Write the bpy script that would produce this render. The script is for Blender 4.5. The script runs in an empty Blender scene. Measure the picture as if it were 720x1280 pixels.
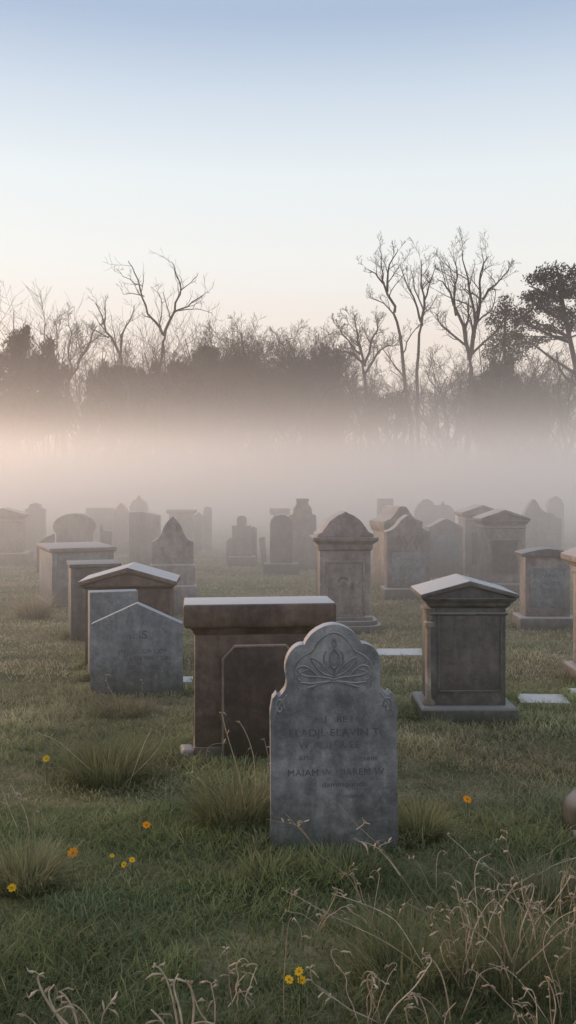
import bpy, bmesh, math, random
import numpy as np
from mathutils import Vector, Matrix, noise as mnoise

R = math.radians
rnd = random.Random(7)
rng = np.random.default_rng(11)
sc = bpy.context.scene
C = sc.collection

# ------------------------------------------------------------------ camera
H, F, HZ = 1.7, 1200.0, 600.0          # eye height, focal length in photo pixels, horizon row
cam_d = bpy.data.cameras.new('camera')
cam_d.sensor_fit = 'AUTO'
cam_d.sensor_width = 36
cam_d.lens = F / 1280 * 36
cam_d.shift_y = -(640 - HZ) / 1280
cam_d.clip_start = 0.05
cam_d.clip_end = 4000
cam = bpy.data.objects.new('camera', cam_d)
cam.location = (0, 0, H)
cam.rotation_euler = (R(90), 0, 0)
C.objects.link(cam)
sc.camera = cam

sc.view_settings.view_transform = 'Standard'
sc.view_settings.look = 'None'
sc.view_settings.exposure = 0
cy = sc.cycles
cy.use_denoising = True
cy.max_bounces = 10
cy.diffuse_bounces = 3
cy.glossy_bounces = 2
cy.volume_bounces = 7
cy.transparent_max_bounces = 8
cy.sample_clamp_indirect = 4
try:
    cy.volume_max_steps = 256
except Exception:
    pass
sc.render.filter_size = 1.7


def gz(x, y):
    """height of the turf"""
    x = np.asarray(x, float); y = np.asarray(y, float)
    h = (np.sin(x * 1.3 + 0.7 * y + 1.0) * np.sin(y * 0.9 - 0.4 * x) * 0.012
         + np.sin(x * 3.1 + 2.0) * np.sin(y * 2.7 + x * 0.8) * 0.007
         + np.sin(x * 0.35 + 1.3) * np.sin(y * 0.23 + 0.5) * 0.012)
    return h - 0.01


# ------------------------------------------------------------------ materials
def nodes_of(name):
    m = bpy.data.materials.new(name)
    m.use_nodes = True
    nt = m.node_tree
    nt.nodes.clear()
    return m, nt


def N(nt, t, **kw):
    n = nt.nodes.new(t)
    for k, v in kw.items():
        setattr(n, k, v)
    return n


def ramp(nt, fac, stops):
    r = N(nt, 'ShaderNodeValToRGB')
    e = r.color_ramp.elements
    while len(e) > 1:
        e.remove(e[0])
    e[0].position = stops[0][0]; e[0].color = (*stops[0][1], 1)
    for p, c in stops[1:]:
        q = e.new(p); q.color = (*c, 1)
    nt.links.new(fac, r.inputs[0])
    return r.outputs[0]


def mixc(nt, fac, a, b, mode='MIX'):
    m = N(nt, 'ShaderNodeMix', data_type='RGBA', blend_type=mode)
    for sock, v in ((m.inputs[0], fac), (m.inputs[6], a), (m.inputs[7], b)):
        if hasattr(v, 'is_output') or isinstance(v, bpy.types.NodeSocket):
            nt.links.new(v, sock)
        elif isinstance(v, (int, float)):
            sock.default_value = v
        else:
            sock.default_value = (*v, 1)
    return m.outputs[2]


def noise_tex(nt, vec, scale, detail=6, rough=0.6, dist=0.0):
    n = N(nt, 'ShaderNodeTexNoise')
    n.inputs['Scale'].default_value = scale
    n.inputs['Detail'].default_value = detail
    n.inputs['Roughness'].default_value = rough
    n.inputs['Distortion'].default_value = dist
    if vec is not None:
        nt.links.new(vec, n.inputs['Vector'])
    return n.outputs[0]


def math_n(nt, op, a, b=None, clamp=False):
    m = N(nt, 'ShaderNodeMath', operation=op)
    m.use_clamp = clamp
    for i, v in enumerate((a, b)):
        if v is None:
            continue
        if isinstance(v, (int, float)):
            m.inputs[i].default_value = v
        else:
            nt.links.new(v, m.inputs[i])
    return m.outputs[0]


def stone(name, base, dark, light, lichen=(0.30, 0.29, 0.22), lichen_amt=0.5, moss=True, bump=0.35, sc_=1.0, top=None):
    k_ = 1.5
    base, dark, light, lichen = (tuple(min(0.85, c * k_) for c in q) for q in (base, dark, light, lichen))
    m, nt = nodes_of(name)
    geo = N(nt, 'ShaderNodeNewGeometry')
    oi = N(nt, 'ShaderNodeObjectInfo')
    off = N(nt, 'ShaderNodeVectorMath', operation='ADD')
    sv = N(nt, 'ShaderNodeVectorMath', operation='SCALE')
    tc = N(nt, 'ShaderNodeTexCoord')
    comb = N(nt, 'ShaderNodeCombineXYZ')
    nt.links.new(oi.outputs['Random'], comb.inputs[0]); nt.links.new(oi.outputs['Random'], comb.inputs[2])
    nt.links.new(comb.outputs[0], sv.inputs[0]); sv.inputs[3].default_value = 23.0
    nt.links.new(tc.outputs['Object'], off.inputs[0]); nt.links.new(sv.outputs[0], off.inputs[1])
    v = off.outputs[0]
    n1 = noise_tex(nt, v, 3.2 * sc_, 8, 0.62, 0.4)
    n2 = noise_tex(nt, v, 17 * sc_, 7, 0.7)
    n3 = noise_tex(nt, v, 95 * sc_, 4, 0.7)
    mp = N(nt, 'ShaderNodeMapping'); mp.inputs['Scale'].default_value = (1, 1, 0.13)
    nt.links.new(v, mp.inputs[0])
    n4 = noise_tex(nt, mp.outputs[0], 16 * sc_, 5, 0.6)
    col = ramp(nt, n1, [(0.30, dark), (0.52, base), (0.72, light)])
    streak = ramp(nt, n4, [(0.40, (0.45, 0.45, 0.46)), (0.58, (1, 1, 1))])
    blot = ramp(nt, n2, [(0.36, (0.6, 0.6, 0.6)), (0.56, (1.1, 1.1, 1.1))])
    col = mixc(nt, 0.6, col, blot, 'MULTIPLY')
    col = mixc(nt, 0.34, col, streak, 'MULTIPLY')
    grain = ramp(nt, n3, [(0.3, (0.72, 0.72, 0.72)), (0.7, (1.2, 1.2, 1.2))])
    col = mixc(nt, 0.6, col, grain, 'MULTIPLY')
    lf = ramp(nt, n2, [(0.57, (0, 0, 0)), (0.68, (lichen_amt,) * 3)])
    col = mixc(nt, lf, col, lichen)
    sep = N(nt, 'ShaderNodeSeparateXYZ'); nt.links.new(geo.outputs['Position'], sep.inputs[0])
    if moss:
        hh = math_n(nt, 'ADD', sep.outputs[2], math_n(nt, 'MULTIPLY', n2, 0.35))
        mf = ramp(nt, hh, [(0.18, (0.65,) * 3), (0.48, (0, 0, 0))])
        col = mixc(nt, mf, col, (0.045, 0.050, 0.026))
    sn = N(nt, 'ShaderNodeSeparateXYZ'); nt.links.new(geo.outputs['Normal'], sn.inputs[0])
    upf = ramp(nt, sn.outputs[2], [(0.3, (0, 0, 0)), (0.92, (0.9, 0.9, 0.9))])  # up-facing faces are painted paler, imitating light from above
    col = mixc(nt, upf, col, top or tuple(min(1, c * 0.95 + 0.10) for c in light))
    p = N(nt, 'ShaderNodeBsdfPrincipled')
    p.inputs['Roughness'].default_value = 0.62
    p.inputs['Specular IOR Level'].default_value = 0.42
    nt.links.new(col, p.inputs['Base Color'])
    hsum = math_n(nt, 'ADD', math_n(nt, 'MULTIPLY', n2, 0.8), math_n(nt, 'MULTIPLY', n3, 0.35))
    b = N(nt, 'ShaderNodeBump'); b.inputs['Strength'].default_value = bump; b.inputs['Distance'].default_value = 0.012
    nt.links.new(hsum, b.inputs['Height']); nt.links.new(b.outputs[0], p.inputs['Normal'])
    o = N(nt, 'ShaderNodeOutputMaterial'); nt.links.new(p.outputs[0], o.inputs[0])
    return m


def simple(name, col, rough=0.8, var=0.25, scale=20, trans=0.0, attr=None):
    m, nt = nodes_of(name)
    tc = N(nt, 'ShaderNodeTexCoord')
    n = noise_tex(nt, tc.outputs['Object'], scale, 4)
    g = ramp(nt, n, [(0.3, (1 - var,) * 3), (0.7, (1 + var,) * 3)])
    if var >= 0.3 and trans == 0.15 or name.startswith('dry'):
        oi = N(nt, 'ShaderNodeObjectInfo')
        g = mixc(nt, 1.0, g, ramp(nt, oi.outputs['Random'], [(0.0, (0.65, 0.59, 0.52)), (0.5, (0.95, 0.9, 0.84)), (1.0, (1.3, 1.3, 1.3))]), 'MULTIPLY')
    if attr:
        a = N(nt, 'ShaderNodeAttribute'); a.attribute_name = attr
        c = mixc(nt, 1.0, a.outputs['Color'], g, 'MULTIPLY')
    else:
        c = mixc(nt, 1.0, col, g, 'MULTIPLY')
    p = N(nt, 'ShaderNodeBsdfPrincipled')
    p.inputs['Roughness'].default_value = rough
    p.inputs['Specular IOR Level'].default_value = 0.2
    nt.links.new(c, p.inputs['Base Color'])
    out = p.outputs[0]
    if trans > 0:
        t = N(nt, 'ShaderNodeBsdfTranslucent'); nt.links.new(c, t.inputs[0])
        mx = N(nt, 'ShaderNodeMixShader'); mx.inputs[0].default_value = trans
        nt.links.new(out, mx.inputs[1]); nt.links.new(t.outputs[0], mx.inputs[2]); out = mx.outputs[0]
    o = N(nt, 'ShaderNodeOutputMaterial'); nt.links.new(out, o.inputs[0])
    return m


M = {
    'slate': stone('weathered_slate_grey', (0.150, 0.153, 0.160), (0.070, 0.072, 0.077), (0.25, 0.25, 0.25), (0.26, 0.26, 0.23), 0.35, bump=0.45),
    'brown': stone('brown_sandstone', (0.105, 0.073, 0.057), (0.058, 0.041, 0.033), (0.145, 0.105, 0.08), (0.19, 0.16, 0.12), 0.25),
    'dark': stone('dark_grey_granite', (0.095, 0.088, 0.084), (0.055, 0.052, 0.050), (0.14, 0.13, 0.12), (0.22, 0.2, 0.16), 0.3),
    'buff': stone('buff_sandstone', (0.20, 0.165, 0.135), (0.12, 0.10, 0.085), (0.29, 0.24, 0.19), (0.30, 0.27, 0.2), 0.35),
    'blue': stone('blue_grey_slate', (0.145, 0.153, 0.163), (0.095, 0.10, 0.106), (0.20, 0.21, 0.22), (0.28, 0.28, 0.25), 0.3),
    'mauve': stone('mauve_grey_stone', (0.17, 0.145, 0.138), (0.10, 0.087, 0.083), (0.24, 0.21, 0.195), (0.28, 0.25, 0.2), 0.3),
    'pale': stone('pale_mauve_stone', (0.23, 0.205, 0.195), (0.15, 0.132, 0.126), (0.31, 0.28, 0.265), (0.30, 0.27, 0.22), 0.3),
    'trim': stone('pale_brown_trim', (0.19, 0.14, 0.11), (0.12, 0.088, 0.07), (0.24, 0.18, 0.14), (0.22, 0.19, 0.14), 0.25),
    'white': stone('pale_marble', (0.25, 0.24, 0.23), (0.18, 0.175, 0.17), (0.40, 0.39, 0.38), (0.22, 0.21, 0.16), 0.6, moss=False, bump=0.3, sc_=1.8),
    'panel_dark': stone('dark_inset_panel', (0.088, 0.078, 0.072), (0.058, 0.052, 0.049), (0.115, 0.1, 0.092), (0.14, 0.12, 0.1), 0.2),
    'panel_brown': stone('brown_inset_panel', (0.066, 0.046, 0.037), (0.042, 0.030, 0.025), (0.088, 0.062, 0.05), (0.15, 0.12, 0.09), 0.2),
    'bark': simple('grey_brown_bark', (0.055, 0.045, 0.040), 0.95, 0.35, 3),
    'twig': simple('dark_twig_bark', (0.052, 0.043, 0.039), 0.95, 0.2, 3),
    'needle': simple('dark_evergreen_leaf', (0.034, 0.034, 0.026), 0.9, 0.4, 1.2, 0.15),
    'grass': simple('grass_blade', (0, 0, 0), 0.75, 0.15, 2.0, 0.30, attr='col'),
    'straw': simple('dry_straw_stem', (0.46, 0.385, 0.29), 0.8, 0.3, 25, 0.15),
    'seed': simple('dry_seed_head', (0.50, 0.42, 0.32), 0.8, 0.3, 60, 0.2),
    'petal': simple('yellow_petal', (0.80, 0.50, 0.02), 0.6, 0.15, 40, 0.3),
    'petal2': simple('orange_petal', (0.82, 0.33, 0.01), 0.6, 0.15, 40, 0.3),
    'eye': simple('flower_centre', (0.42, 0.20, 0.01), 0.8, 0.2, 60),
    'stem': simple('green_stem', (0.06, 0.085, 0.03), 0.7, 0.2, 30, 0.2),
}


def incised(name, stonecol, cut):
    """dirt lying in worn letters"""
    m, nt = nodes_of(name)
    tc = N(nt, 'ShaderNodeTexCoord')
    n = noise_tex(nt, tc.outputs['Object'], 13, 4, 0.65)
    f = ramp(nt, n, [(0.47, (0, 0, 0)), (0.66, (1, 1, 1))])
    c = mixc(nt, f, cut, stonecol)
    p = N(nt, 'ShaderNodeBsdfPrincipled'); p.inputs['Roughness'].default_value = 0.95
    p.inputs['Specular IOR Level'].default_value = 0.1
    nt.links.new(c, p.inputs['Base Color'])
    o = N(nt, 'ShaderNodeOutputMaterial'); nt.links.new(p.outputs[0], o.inputs[0])
    return m


M['cap'] = stone('brown_cap_painted_lit_top', (0.105, 0.073, 0.057), (0.058, 0.041, 0.033), (0.145, 0.105, 0.08), (0.19, 0.16, 0.12), 0.25, top=(0.62, 0.60, 0.58))  # pale top colour stands in for the sky's reflection on the cap
M['roof'] = stone('dark_roof_painted_lit_top', (0.095, 0.088, 0.084), (0.055, 0.052, 0.050), (0.14, 0.13, 0.12), (0.22, 0.2, 0.16), 0.3, top=(0.55, 0.54, 0.53))  # lit look of the roof slopes is put into their colour
M['cut'] = incised('worn_incised_lettering', (0.185, 0.188, 0.195), (0.11, 0.11, 0.115))
M['cut_soft'] = incised('faint_incised_lettering', (0.235, 0.25, 0.262), (0.09, 0.095, 0.102))
M['cut_dark'] = incised('faint_carving', (0.21, 0.18, 0.17), (0.14, 0.12, 0.115))


# ------------------------------------------------------------------ object helpers
def thing(name, label, cat, loc=(0, 0, 0), rz=0.0, group=None, tilt=(0, 0)):
    o = bpy.data.objects.new(name, None)
    o.empty_display_size = 0.2
    C.objects.link(o)
    o.location = loc
    o.rotation_euler = (tilt[0], tilt[1], rz)
    o['label'] = label; o['category'] = cat; o['kind'] = 'thing'
    if group:
        o['group'] = group
    return o


def link_mesh(name, me, mat, parent=None):
    me.materials.append(mat)
    o = bpy.data.objects.new(name, me)
    C.objects.link(o)
    if parent is not None:
        o.parent = parent
    return o


def obj(name, bm, mat, parent=None, bevel=0.0, seg=2, smooth=True):
    bmesh.ops.remove_doubles(bm, verts=bm.verts, dist=1e-5)
    bmesh.ops.recalc_face_normals(bm, faces=bm.faces)
    if bevel > 0:
        edges = [e for e in bm.edges if len(e.link_faces) == 2 and e.calc_face_angle(0) > 0.5]
        bmesh.ops.bevel(bm, geom=edges, offset=bevel, segments=seg, affect='EDGES', profile=0.6, clamp_overlap=True)
    me = bpy.data.meshes.new(name)
    bm.to_mesh(me); bm.free()
    if smooth:
        me.polygons.foreach_set('use_smooth', [True] * len(me.polygons))
        try:
            me.set_sharp_from_angle(angle=R(35))
        except Exception:
            pass
    return link_mesh(name, me, mat, parent)


def add_box(bm, x0, x1, y0, y1, z0, z1):
    v = [bm.verts.new(p) for p in ((x0, y0, z0), (x1, y0, z0), (x1, y1, z0), (x0, y1, z0),
                                   (x0, y0, z1), (x1, y0, z1), (x1, y1, z1), (x0, y1, z1))]
    for f in ((0, 3, 2, 1), (4, 5, 6, 7), (0, 1, 5, 4), (1, 2, 6, 5), (2, 3, 7, 6), (3, 0, 4, 7)):
        bm.faces.new([v[i] for i in f])


def add_stack(bm, rings):
    """rings: (half width, half depth, z) from bottom to top: a moulded rectangular block"""
    prev = None
    for hw, hd, z in rings:
        cur = [bm.verts.new(p) for p in ((-hw, -hd, z), (hw, -hd, z), (hw, hd, z), (-hw, hd, z))]
        if prev is None:
            bm.faces.new(cur[::-1])
        else:
            for i in range(4):
                bm.faces.new((prev[i], prev[(i + 1) % 4], cur[(i + 1) % 4], cur[i]))
        prev = cur
    bm.faces.new(prev)


def add_prism(bm, pts, y0, y1):
    """outline pts (x, z) pushed from y0 to y1"""
    a = [bm.verts.new((x, y0, z)) for x, z in pts]
    b = [bm.verts.new((x, y1, z)) for x, z in pts]
    n = len(pts)
    bm.faces.new(a); bm.faces.new(b[::-1])
    for i in range(n):
        bm.faces.new((a[i], b[i], b[(i + 1) % n], a[(i + 1) % n]))


def add_frame(bm, x0, x1, z0, z1, w, ya, yb):
    """rectangular frame of width w round the opening, from ya (front) to yb"""
    rings = []
    for e, y in ((0, yb), (0, ya), (w, ya), (w, yb)):
        rings.append([bm.verts.new(p) for p in ((x0 - e, y, z0 - e), (x1 + e, y, z0 - e), (x1 + e, y, z1 + e), (x0 - e, y, z1 + e))])
    for a, b in zip(rings, rings[1:] + rings[:1]):
        for i in range(4):
            bm.faces.new((a[i], a[(i + 1) % 4], b[(i + 1) % 4], b[i]))


def stack(name, rings, mat, parent, bevel=0.006):
    bm = bmesh.new(); add_stack(bm, rings)
    return obj(name, bm, mat, parent, bevel)


def prism(name, pts, y0, y1, mat, parent, bevel=0.008):
    bm = bmesh.new(); add_prism(bm, pts, y0, y1)
    return obj(name, bm, mat, parent, bevel)


def add_tube(bm, pts, rad, sides=6):
    pts = [Vector(p) for p in pts]
    prev = None
    n = len(pts)
    for i, p in enumerate(pts):
        d = (pts[min(i + 1, n - 1)] - pts[max(i - 1, 0)])
        if d.length < 1e-9:
            d = Vector((0, 0, 1))
        d.normalize()
        u = d.cross(Vector((0.31, 0.95, 0.11)))
        if u.length < 1e-3:
            u = d.cross(Vector((1, 0, 0)))
        u.normalize(); w = d.cross(u)
        r = rad[i] if isinstance(rad, (list, tuple)) else rad
        cur = [bm.verts.new(p + (u * math.cos(2 * math.pi * k / sides) + w * math.sin(2 * math.pi * k / sides)) * r) for k in range(sides)]
        if prev:
            for k in range(sides):
                bm.faces.new((prev[k], prev[(k + 1) % sides], cur[(k + 1) % sides], cur[k]))
        else:
            bm.faces.new(cur[::-1])
        prev = cur
    bm.faces.new(prev)


def arc(cx, cz, rx, rz, a0, a1, n=10):
    return [(cx + rx * math.cos(R(a0 + (a1 - a0) * i / n)), cz + rz * math.sin(R(a0 + (a1 - a0) * i / n))) for i in range(n + 1)]


def mirror(half):
    """half outline from the bottom left up to the top centre -> whole outline, bottom left round to bottom right"""
    r = [(-x, z) for x, z in reversed(half)]
    if abs(half[-1][0]) < 1e-6:
        r = r[1:]
    return half + r


def smooth_line(pts, it=2):
    for _ in range(it):
        q = [pts[0]]
        for a, b in zip(pts[:-1], pts[1:]):
            q.append(tuple(a[i] * 0.75 + b[i] * 0.25 for i in range(len(a))))
            q.append(tuple(a[i] * 0.25 + b[i] * 0.75 for i in range(len(a))))
        q.append(pts[-1]); pts = q
    return pts


def text_mesh(lines, y, mat, parent, name='lettering'):
    """lines: (text, letter height, x centre, z, width stretch)"""
    bm = bmesh.new()
    for txt, hgt, xc, z, sx in lines:
        cu = bpy.data.curves.new('lettering', 'FONT')
        cu.body = txt; cu.align_x = 'CENTER'; cu.size = hgt * 1.4
        cu.space_character = 1.05
        tmp = bpy.data.objects.new('lettering', cu)
        me = bpy.data.meshes.new_from_object(tmp)
        me.transform(Matrix.Translation((xc, y, z)) @ Matrix.Rotation(R(90), 4, 'X') @ Matrix.Diagonal((sx, 1, 1, 1)))
        bm.from_mesh(me)
        bpy.data.meshes.remove(me); bpy.data.objects.remove(tmp); bpy.data.curves.remove(cu)
    me = bpy.data.meshes.new(name)
    bm.to_mesh(me); bm.free()
    return link_mesh(name, me, mat, parent)


FOOT = []      # footprints for the longer grass at the stones


def site(px, yb, wpx, depth):
    """ground position of a stone whose front foot stands at photo column px and row yb"""
    D = H * F / (yb - HZ)
    u = D / F
    x, y = (px - 360) * u, D + depth / 2
    return u, (x, y, float(gz(x, y)) - 0.02)


def foot(loc, w, d, rz):
    FOOT.append((loc[0], loc[1], w, d, rz))


# ------------------------------------------------------------------ the stones
# front headstone
u, loc = site(418, 1068, 160, 0.10)
t = thing('headstone', 'weathered grey headstone with scalloped top and carved flower, nearest and largest inscription in front', 'headstone', loc, R(3), tilt=(R(-1.5), R(-0.3)))
W = 80 * u
Z = lambda y: (1071 - y) * u
half = [(-W, 0), (-W, Z(890))]
half += [(-77 * u, Z(873)), (-72 * u, Z(867)), (-69 * u, Z(871)), (-66 * u, Z(868))]
half += smooth_line([(-66 * u, Z(868)), (-60 * u, Z(861)), (-58.5 * u, Z(852))], 1)
half += arc(-37 * u, Z(836), 24 * u, 30 * u, 195, 92, 9)
half += arc(0, Z(818), 38 * u, 36 * u, 162, 90, 9)
half[-1] = (0, Z(782))
cl = []
for p in half:
    if not cl or (abs(p[0] - cl[-1][0]) + abs(p[1] - cl[-1][1])) > 0.002:
        cl.append(p)
full = mirror(cl)
worn = []
for i, p in enumerate(full[:-1]):
    q = full[i + 1]
    k = max(1, int(math.hypot(q[0] - p[0], q[1] - p[1]) / 0.012))
    worn += [(p[0] + (q[0] - p[0]) * j / k, p[1] + (q[1] - p[1]) * j / k) for j in range(k)]
worn.append(full[-1])
worn = [(x + 0.0028 * mnoise.noise(Vector((x * 9, z_ * 9, 1.7))) + 0.0012 * mnoise.noise(Vector((x * 45, z_ * 45, 4.1))),
         z_ + 0.0028 * mnoise.noise(Vector((x * 9, z_ * 9, 8.3))) + 0.0012 * mnoise.noise(Vector((x * 45, z_ * 45, 2.2)))) for x, z_ in worn]
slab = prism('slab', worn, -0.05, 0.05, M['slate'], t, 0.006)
yf = -0.05
# carved relief
bm = bmesh.new()
Q = lambda x, y: ((x - 418) * u, yf + 0.001, Z(y))


def rel(pts, r, it=2):
    add_tube(bm, [Q(*p) for p in smooth_line(pts, it)], r, 6)


rel([(374, 862), (368, 846), (369, 832), (380, 820), (393, 815), (398, 804), (408, 795), (419, 791), (430, 795), (439, 805), (444, 815), (456, 820), (466, 830), (469, 844), (464, 860)], 0.0045)
rel([(419, 799), (416, 806), (419, 811), (422, 806), (419, 799)], 0.005, 1)
rel([(419, 812), (413, 820), (414, 832), (419, 838), (424, 832), (425, 820), (419, 812)], 0.0055)
rel([(419, 838), (419, 848)], 0.006, 1)
for s in (1, -1):
    X = lambda x: 418 + s * x
    rel([(X(0), 846), (X(10), 836), (X(13), 822), (X(9), 815)], 0.0045)
    rel([(X(0), 848), (X(16), 842), (X(26), 830), (X(30), 822), (X(20), 826), (X(8), 838)], 0.0045)
    rel([(X(-14), 856), (X(4), 849), (X(22), 847), (X(38), 846), (X(48), 838), (X(38), 832), (X(28), 838), (X(20), 846)], 0.005)
    rel([(X(-32), 861), (X(-12), 854), (X(8), 853), (X(28), 856), (X(42), 854)], 0.0055)
    rel([(X(30), 838), (X(40), 840), (X(48), 848), (X(40), 852)], 0.004)
    # corner rosettes
    rel([(X(62), 886), (X(64), 876), (X(70), 874), (X(73), 882), (X(70), 890), (X(65), 889), (X(66), 883)], 0.0045)
    rel([(X(58), 868), (X(66), 878), (X(73), 888), (X(75), 898)], 0.0035)
obj('carving', bm, M['slate'], t)
L = lambda txt, h, x, y, s=1.0: (txt, h * u, (x - 418) * u, Z(y), s)
text_mesh([L('AU   RE I', 8.5, 417, 904, 1.05), L('ELADJL ELAVIN T', 9.5, 418, 921, 1.08), L('W ALILER EE', 9, 412, 936, 1.05),
           L('and       it', 7.5, 402, 950, 1.3), L('of Ecent', 6.5, 455, 952, 1.1), L('MAIAM W MIAREM W', 8.5, 420, 970, 1.02),
           L('al  dammoundo', 6.5, 424, 984, 1.2), L('atl', 6, 388, 994, 1.3), L('mound', 5.5, 440, 998, 1.2)],
          yf - 0.0015, M['cut'], t)
foot(loc, 0.6, 0.1, R(3))

# brown pedestal tomb behind it
u, loc = site(322, 950, 160, 0.26)
t = thing('pedestal_tomb', 'broad brown stone pedestal tomb with flat overhanging cap and chamfered panel, behind the front headstone', 'tomb', loc, R(6))
hw, hd = 81 * u, 0.13
Zb = lambda y: (952 - y) * u
stack('plinth', [(hw + 0.012, hd + 0.012, -0.04), (hw + 0.012, hd + 0.012, 0.06), (hw + 0.004, hd + 0.004, 0.10)], M['brown'], t)
stack('body', [(hw, hd, 0.102), (hw, hd, Zb(792))], M['brown'], t, 0.008)
stack('cornice', [(hw + 0.004, hd + 0.004, Zb(792)), (hw + 0.012, hd + 0.012, Zb(787)), (hw + 0.03, hd + 0.03, Zb(783))], M['brown'], t, 0.003)
cw = 95 * u
stack('cap', [(cw - 0.012, hd + 0.04, Zb(782.6)), (cw, hd + 0.05, Zb(778)), (cw, hd + 0.05, Zb(757)), (cw - 0.006, hd + 0.045, Zb(753))], M['cap'], t, 0.005)
pts = [(-46 * u, Zb(940)), (-46 * u, Zb(822)), (-32 * u, Zb(806)), (32 * u, Zb(806)), (46 * u, Zb(822)), (46 * u, Zb(940))]
prism('panel', pts, -hd - 0.03, -hd + 0.02, M['panel_brown'], t, 0.004)
bm = bmesh.new()
fp = [(x * 1.0, -hd - 0.024, z) for x, z in pts]
add_tube(bm, fp, 0.010, 6)
obj('panel_moulding', bm, M['trim'], t)
foot(loc, 0.95, 0.4, R(2))
# stray corner block at its foot
u, loc = site(232, 953, 20, 0.16)
bs = bmesh.new(); add_stack(bs, [(0.055, 0.08, -0.03), (0.052, 0.078, 0.05), (0.036, 0.06, 0.085)])
o = obj('kerb_stone', bs, M['buff'], None, 0.014, 3)
o.location = loc; o.rotation_euler = (0, R(4), R(14))
o['label'] = 'small pale kerb block at the left foot of the brown pedestal tomb'; o['category'] = 'kerb stone'; o['kind'] = 'thing'


def gabled(name, label, cat, px, yb, depth, rz, mats, body, cap, eave, apex, plinth=None, panel=None, necking=True, cap_h=0.05, bev=0.006, column=False):
    """monument: plinth, body, cornice, triangular pediment with sloping roof. Arguments in photo pixels."""
    u, loc = site(px, yb, 0, depth)
    t = thing(name, label, cat, loc, rz)
    hd = depth / 2
    z = lambda y: (yb + 2 - y) * u
    bw = body * u / 2; cwid = cap * u / 2
    z0 = 0
    if plinth:
        pw, py = plinth
        pw = pw * u / 2
        e = pw - bw
        stack('plinth', [(pw, hd + e, 0), (pw, hd + e, z(py) - 0.02), (pw - 0.015, hd + e - 0.015, z(py))], mats[0], t, bev)
        z0 = z(py) + 0.001
    zt = z(eave) - cap_h
    stack('body', [(bw, hd, z0), (bw, hd, zt)], mats[0], t, bev)
    g = cwid - bw
    rings = [(bw + 0.003, hd + 0.003, zt + 0.001), (bw + g * 0.35, hd + g * 0.35, zt + cap_h * 0.3), (bw + g * 0.4, hd + g * 0.4, zt + cap_h * 0.5),
             (bw + g * 0.85, hd + g * 0.85, zt + cap_h * 0.95), (bw + g * 0.85, hd + g * 0.85, zt + cap_h)]
    if necking:
        nz = zt - 0.03
        stack('necking', [(bw + 0.004, hd + 0.004, nz - 0.022), (bw + 0.014, hd + 0.014, nz - 0.015), (bw + 0.014, hd + 0.014, nz - 0.006), (bw + 0.004, hd + 0.004, nz)], mats[0], t, 0.003)
    stack('cornice', rings, mats[0], t, 0.003)
    ze = zt + cap_h + 0.001
    za = z(apex)
    # pediment: gable prism with a recessed triangle and roof slabs
    dd = hd + g * 0.9
    th = max(0.03, (za - ze) * 0.30)
    prism('pediment', [(-cwid * 0.93, ze), (cwid * 0.93, ze), (0, za - th)], -dd + 0.03, dd - 0.03, mats[0], t, 0.003)
    prism('roof', [(-cwid, ze), (0, za - th * 0.95), (cwid, ze), (cwid, ze + th * 0.75), (0, za), (-cwid, ze + th * 0.75)], -dd, dd, mats[2] if len(mats) > 2 else mats[0], t, 0.005)
    if panel:
        x0, x1, y0, y1 = panel
        bm = bmesh.new(); add_box(bm, (x0 - px) * u, (x1 - px) * u, -hd - 0.004, -hd + 0.02, z(y1), z(y0))
        obj('panel', bm, mats[1], t, 0.003)
        bm = bmesh.new()
        a, b, c, d = (x0 - px) * u, (x1 - px) * u, z(y1), z(y0)
        w = 0.014
        add_frame(bm, a, b, c, d, w, -hd - 0.011, -hd + 0.01)
        obj('panel_frame', bm, mats[0], t, 0.003)
    if column:
        bm = bmesh.new()
        x = -bw - 0.004
        add_tube(bm, [(x, -hd + 0.03, z0), (x, -hd + 0.03, z0 + 0.02), (x, -hd + 0.03, z0 + 0.05), (x, -hd + 0.03, zt - 0.14), (x, -hd + 0.03, zt - 0.135), (x, -hd + 0.03, zt - 0.10), (x, -hd + 0.03, zt - 0.095), (x, -hd + 0.03, zt - 0.06), (x, -hd + 0.03, zt)],
                 [0.05, 0.05, 0.030, 0.028, 0.042, 0.042, 0.03, 0.036, 0.05], 12)
        obj('corner_column', bm, M['buff'], t)
    foot(loc, cap * u * 0.9, depth, rz)
    return t, u, z, hd


# dark pedimented monument on the right
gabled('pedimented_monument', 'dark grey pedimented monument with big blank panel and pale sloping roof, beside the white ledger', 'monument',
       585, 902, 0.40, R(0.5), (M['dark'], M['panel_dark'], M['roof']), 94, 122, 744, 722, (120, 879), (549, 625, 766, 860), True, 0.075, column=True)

# domed monument in the middle
u, loc = site(430, 790, 0, 0.42)
t = thing('domed_monument', 'tall mauve grey monument with pointed dome and framed panel on an oval stepped foot', 'monument', loc, R(4))
z = lambda y: (792 - y) * u
hd = 0.21; bw = 32 * u
bm = bmesh.new()
for k, (e, za_, zb_) in enumerate(((0.14, 0, 0.10), (0.10, 0.101, 0.15))):
    n = 28
    ring = [((bw + e) * math.copysign(abs(math.cos(a)) ** 0.55, math.cos(a)), (hd + e) * math.copysign(abs(math.sin(a)) ** 0.55, math.sin(a))) for a in [2 * math.pi * i / n for i in range(n)]]
    lo = [bm.verts.new((x, y, za_)) for x, y in ring]; hi = [bm.verts.new((x * 0.98, y * 0.98, zb_)) for x, y in ring]
    bm.faces.new(lo[::-1]); bm.faces.new(hi)
    for i in range(n):
        bm.faces.new((lo[i], lo[(i + 1) % n], hi[(i + 1) % n], hi[i]))
obj('plinth', bm, M['mauve'], t, 0.008)
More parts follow.
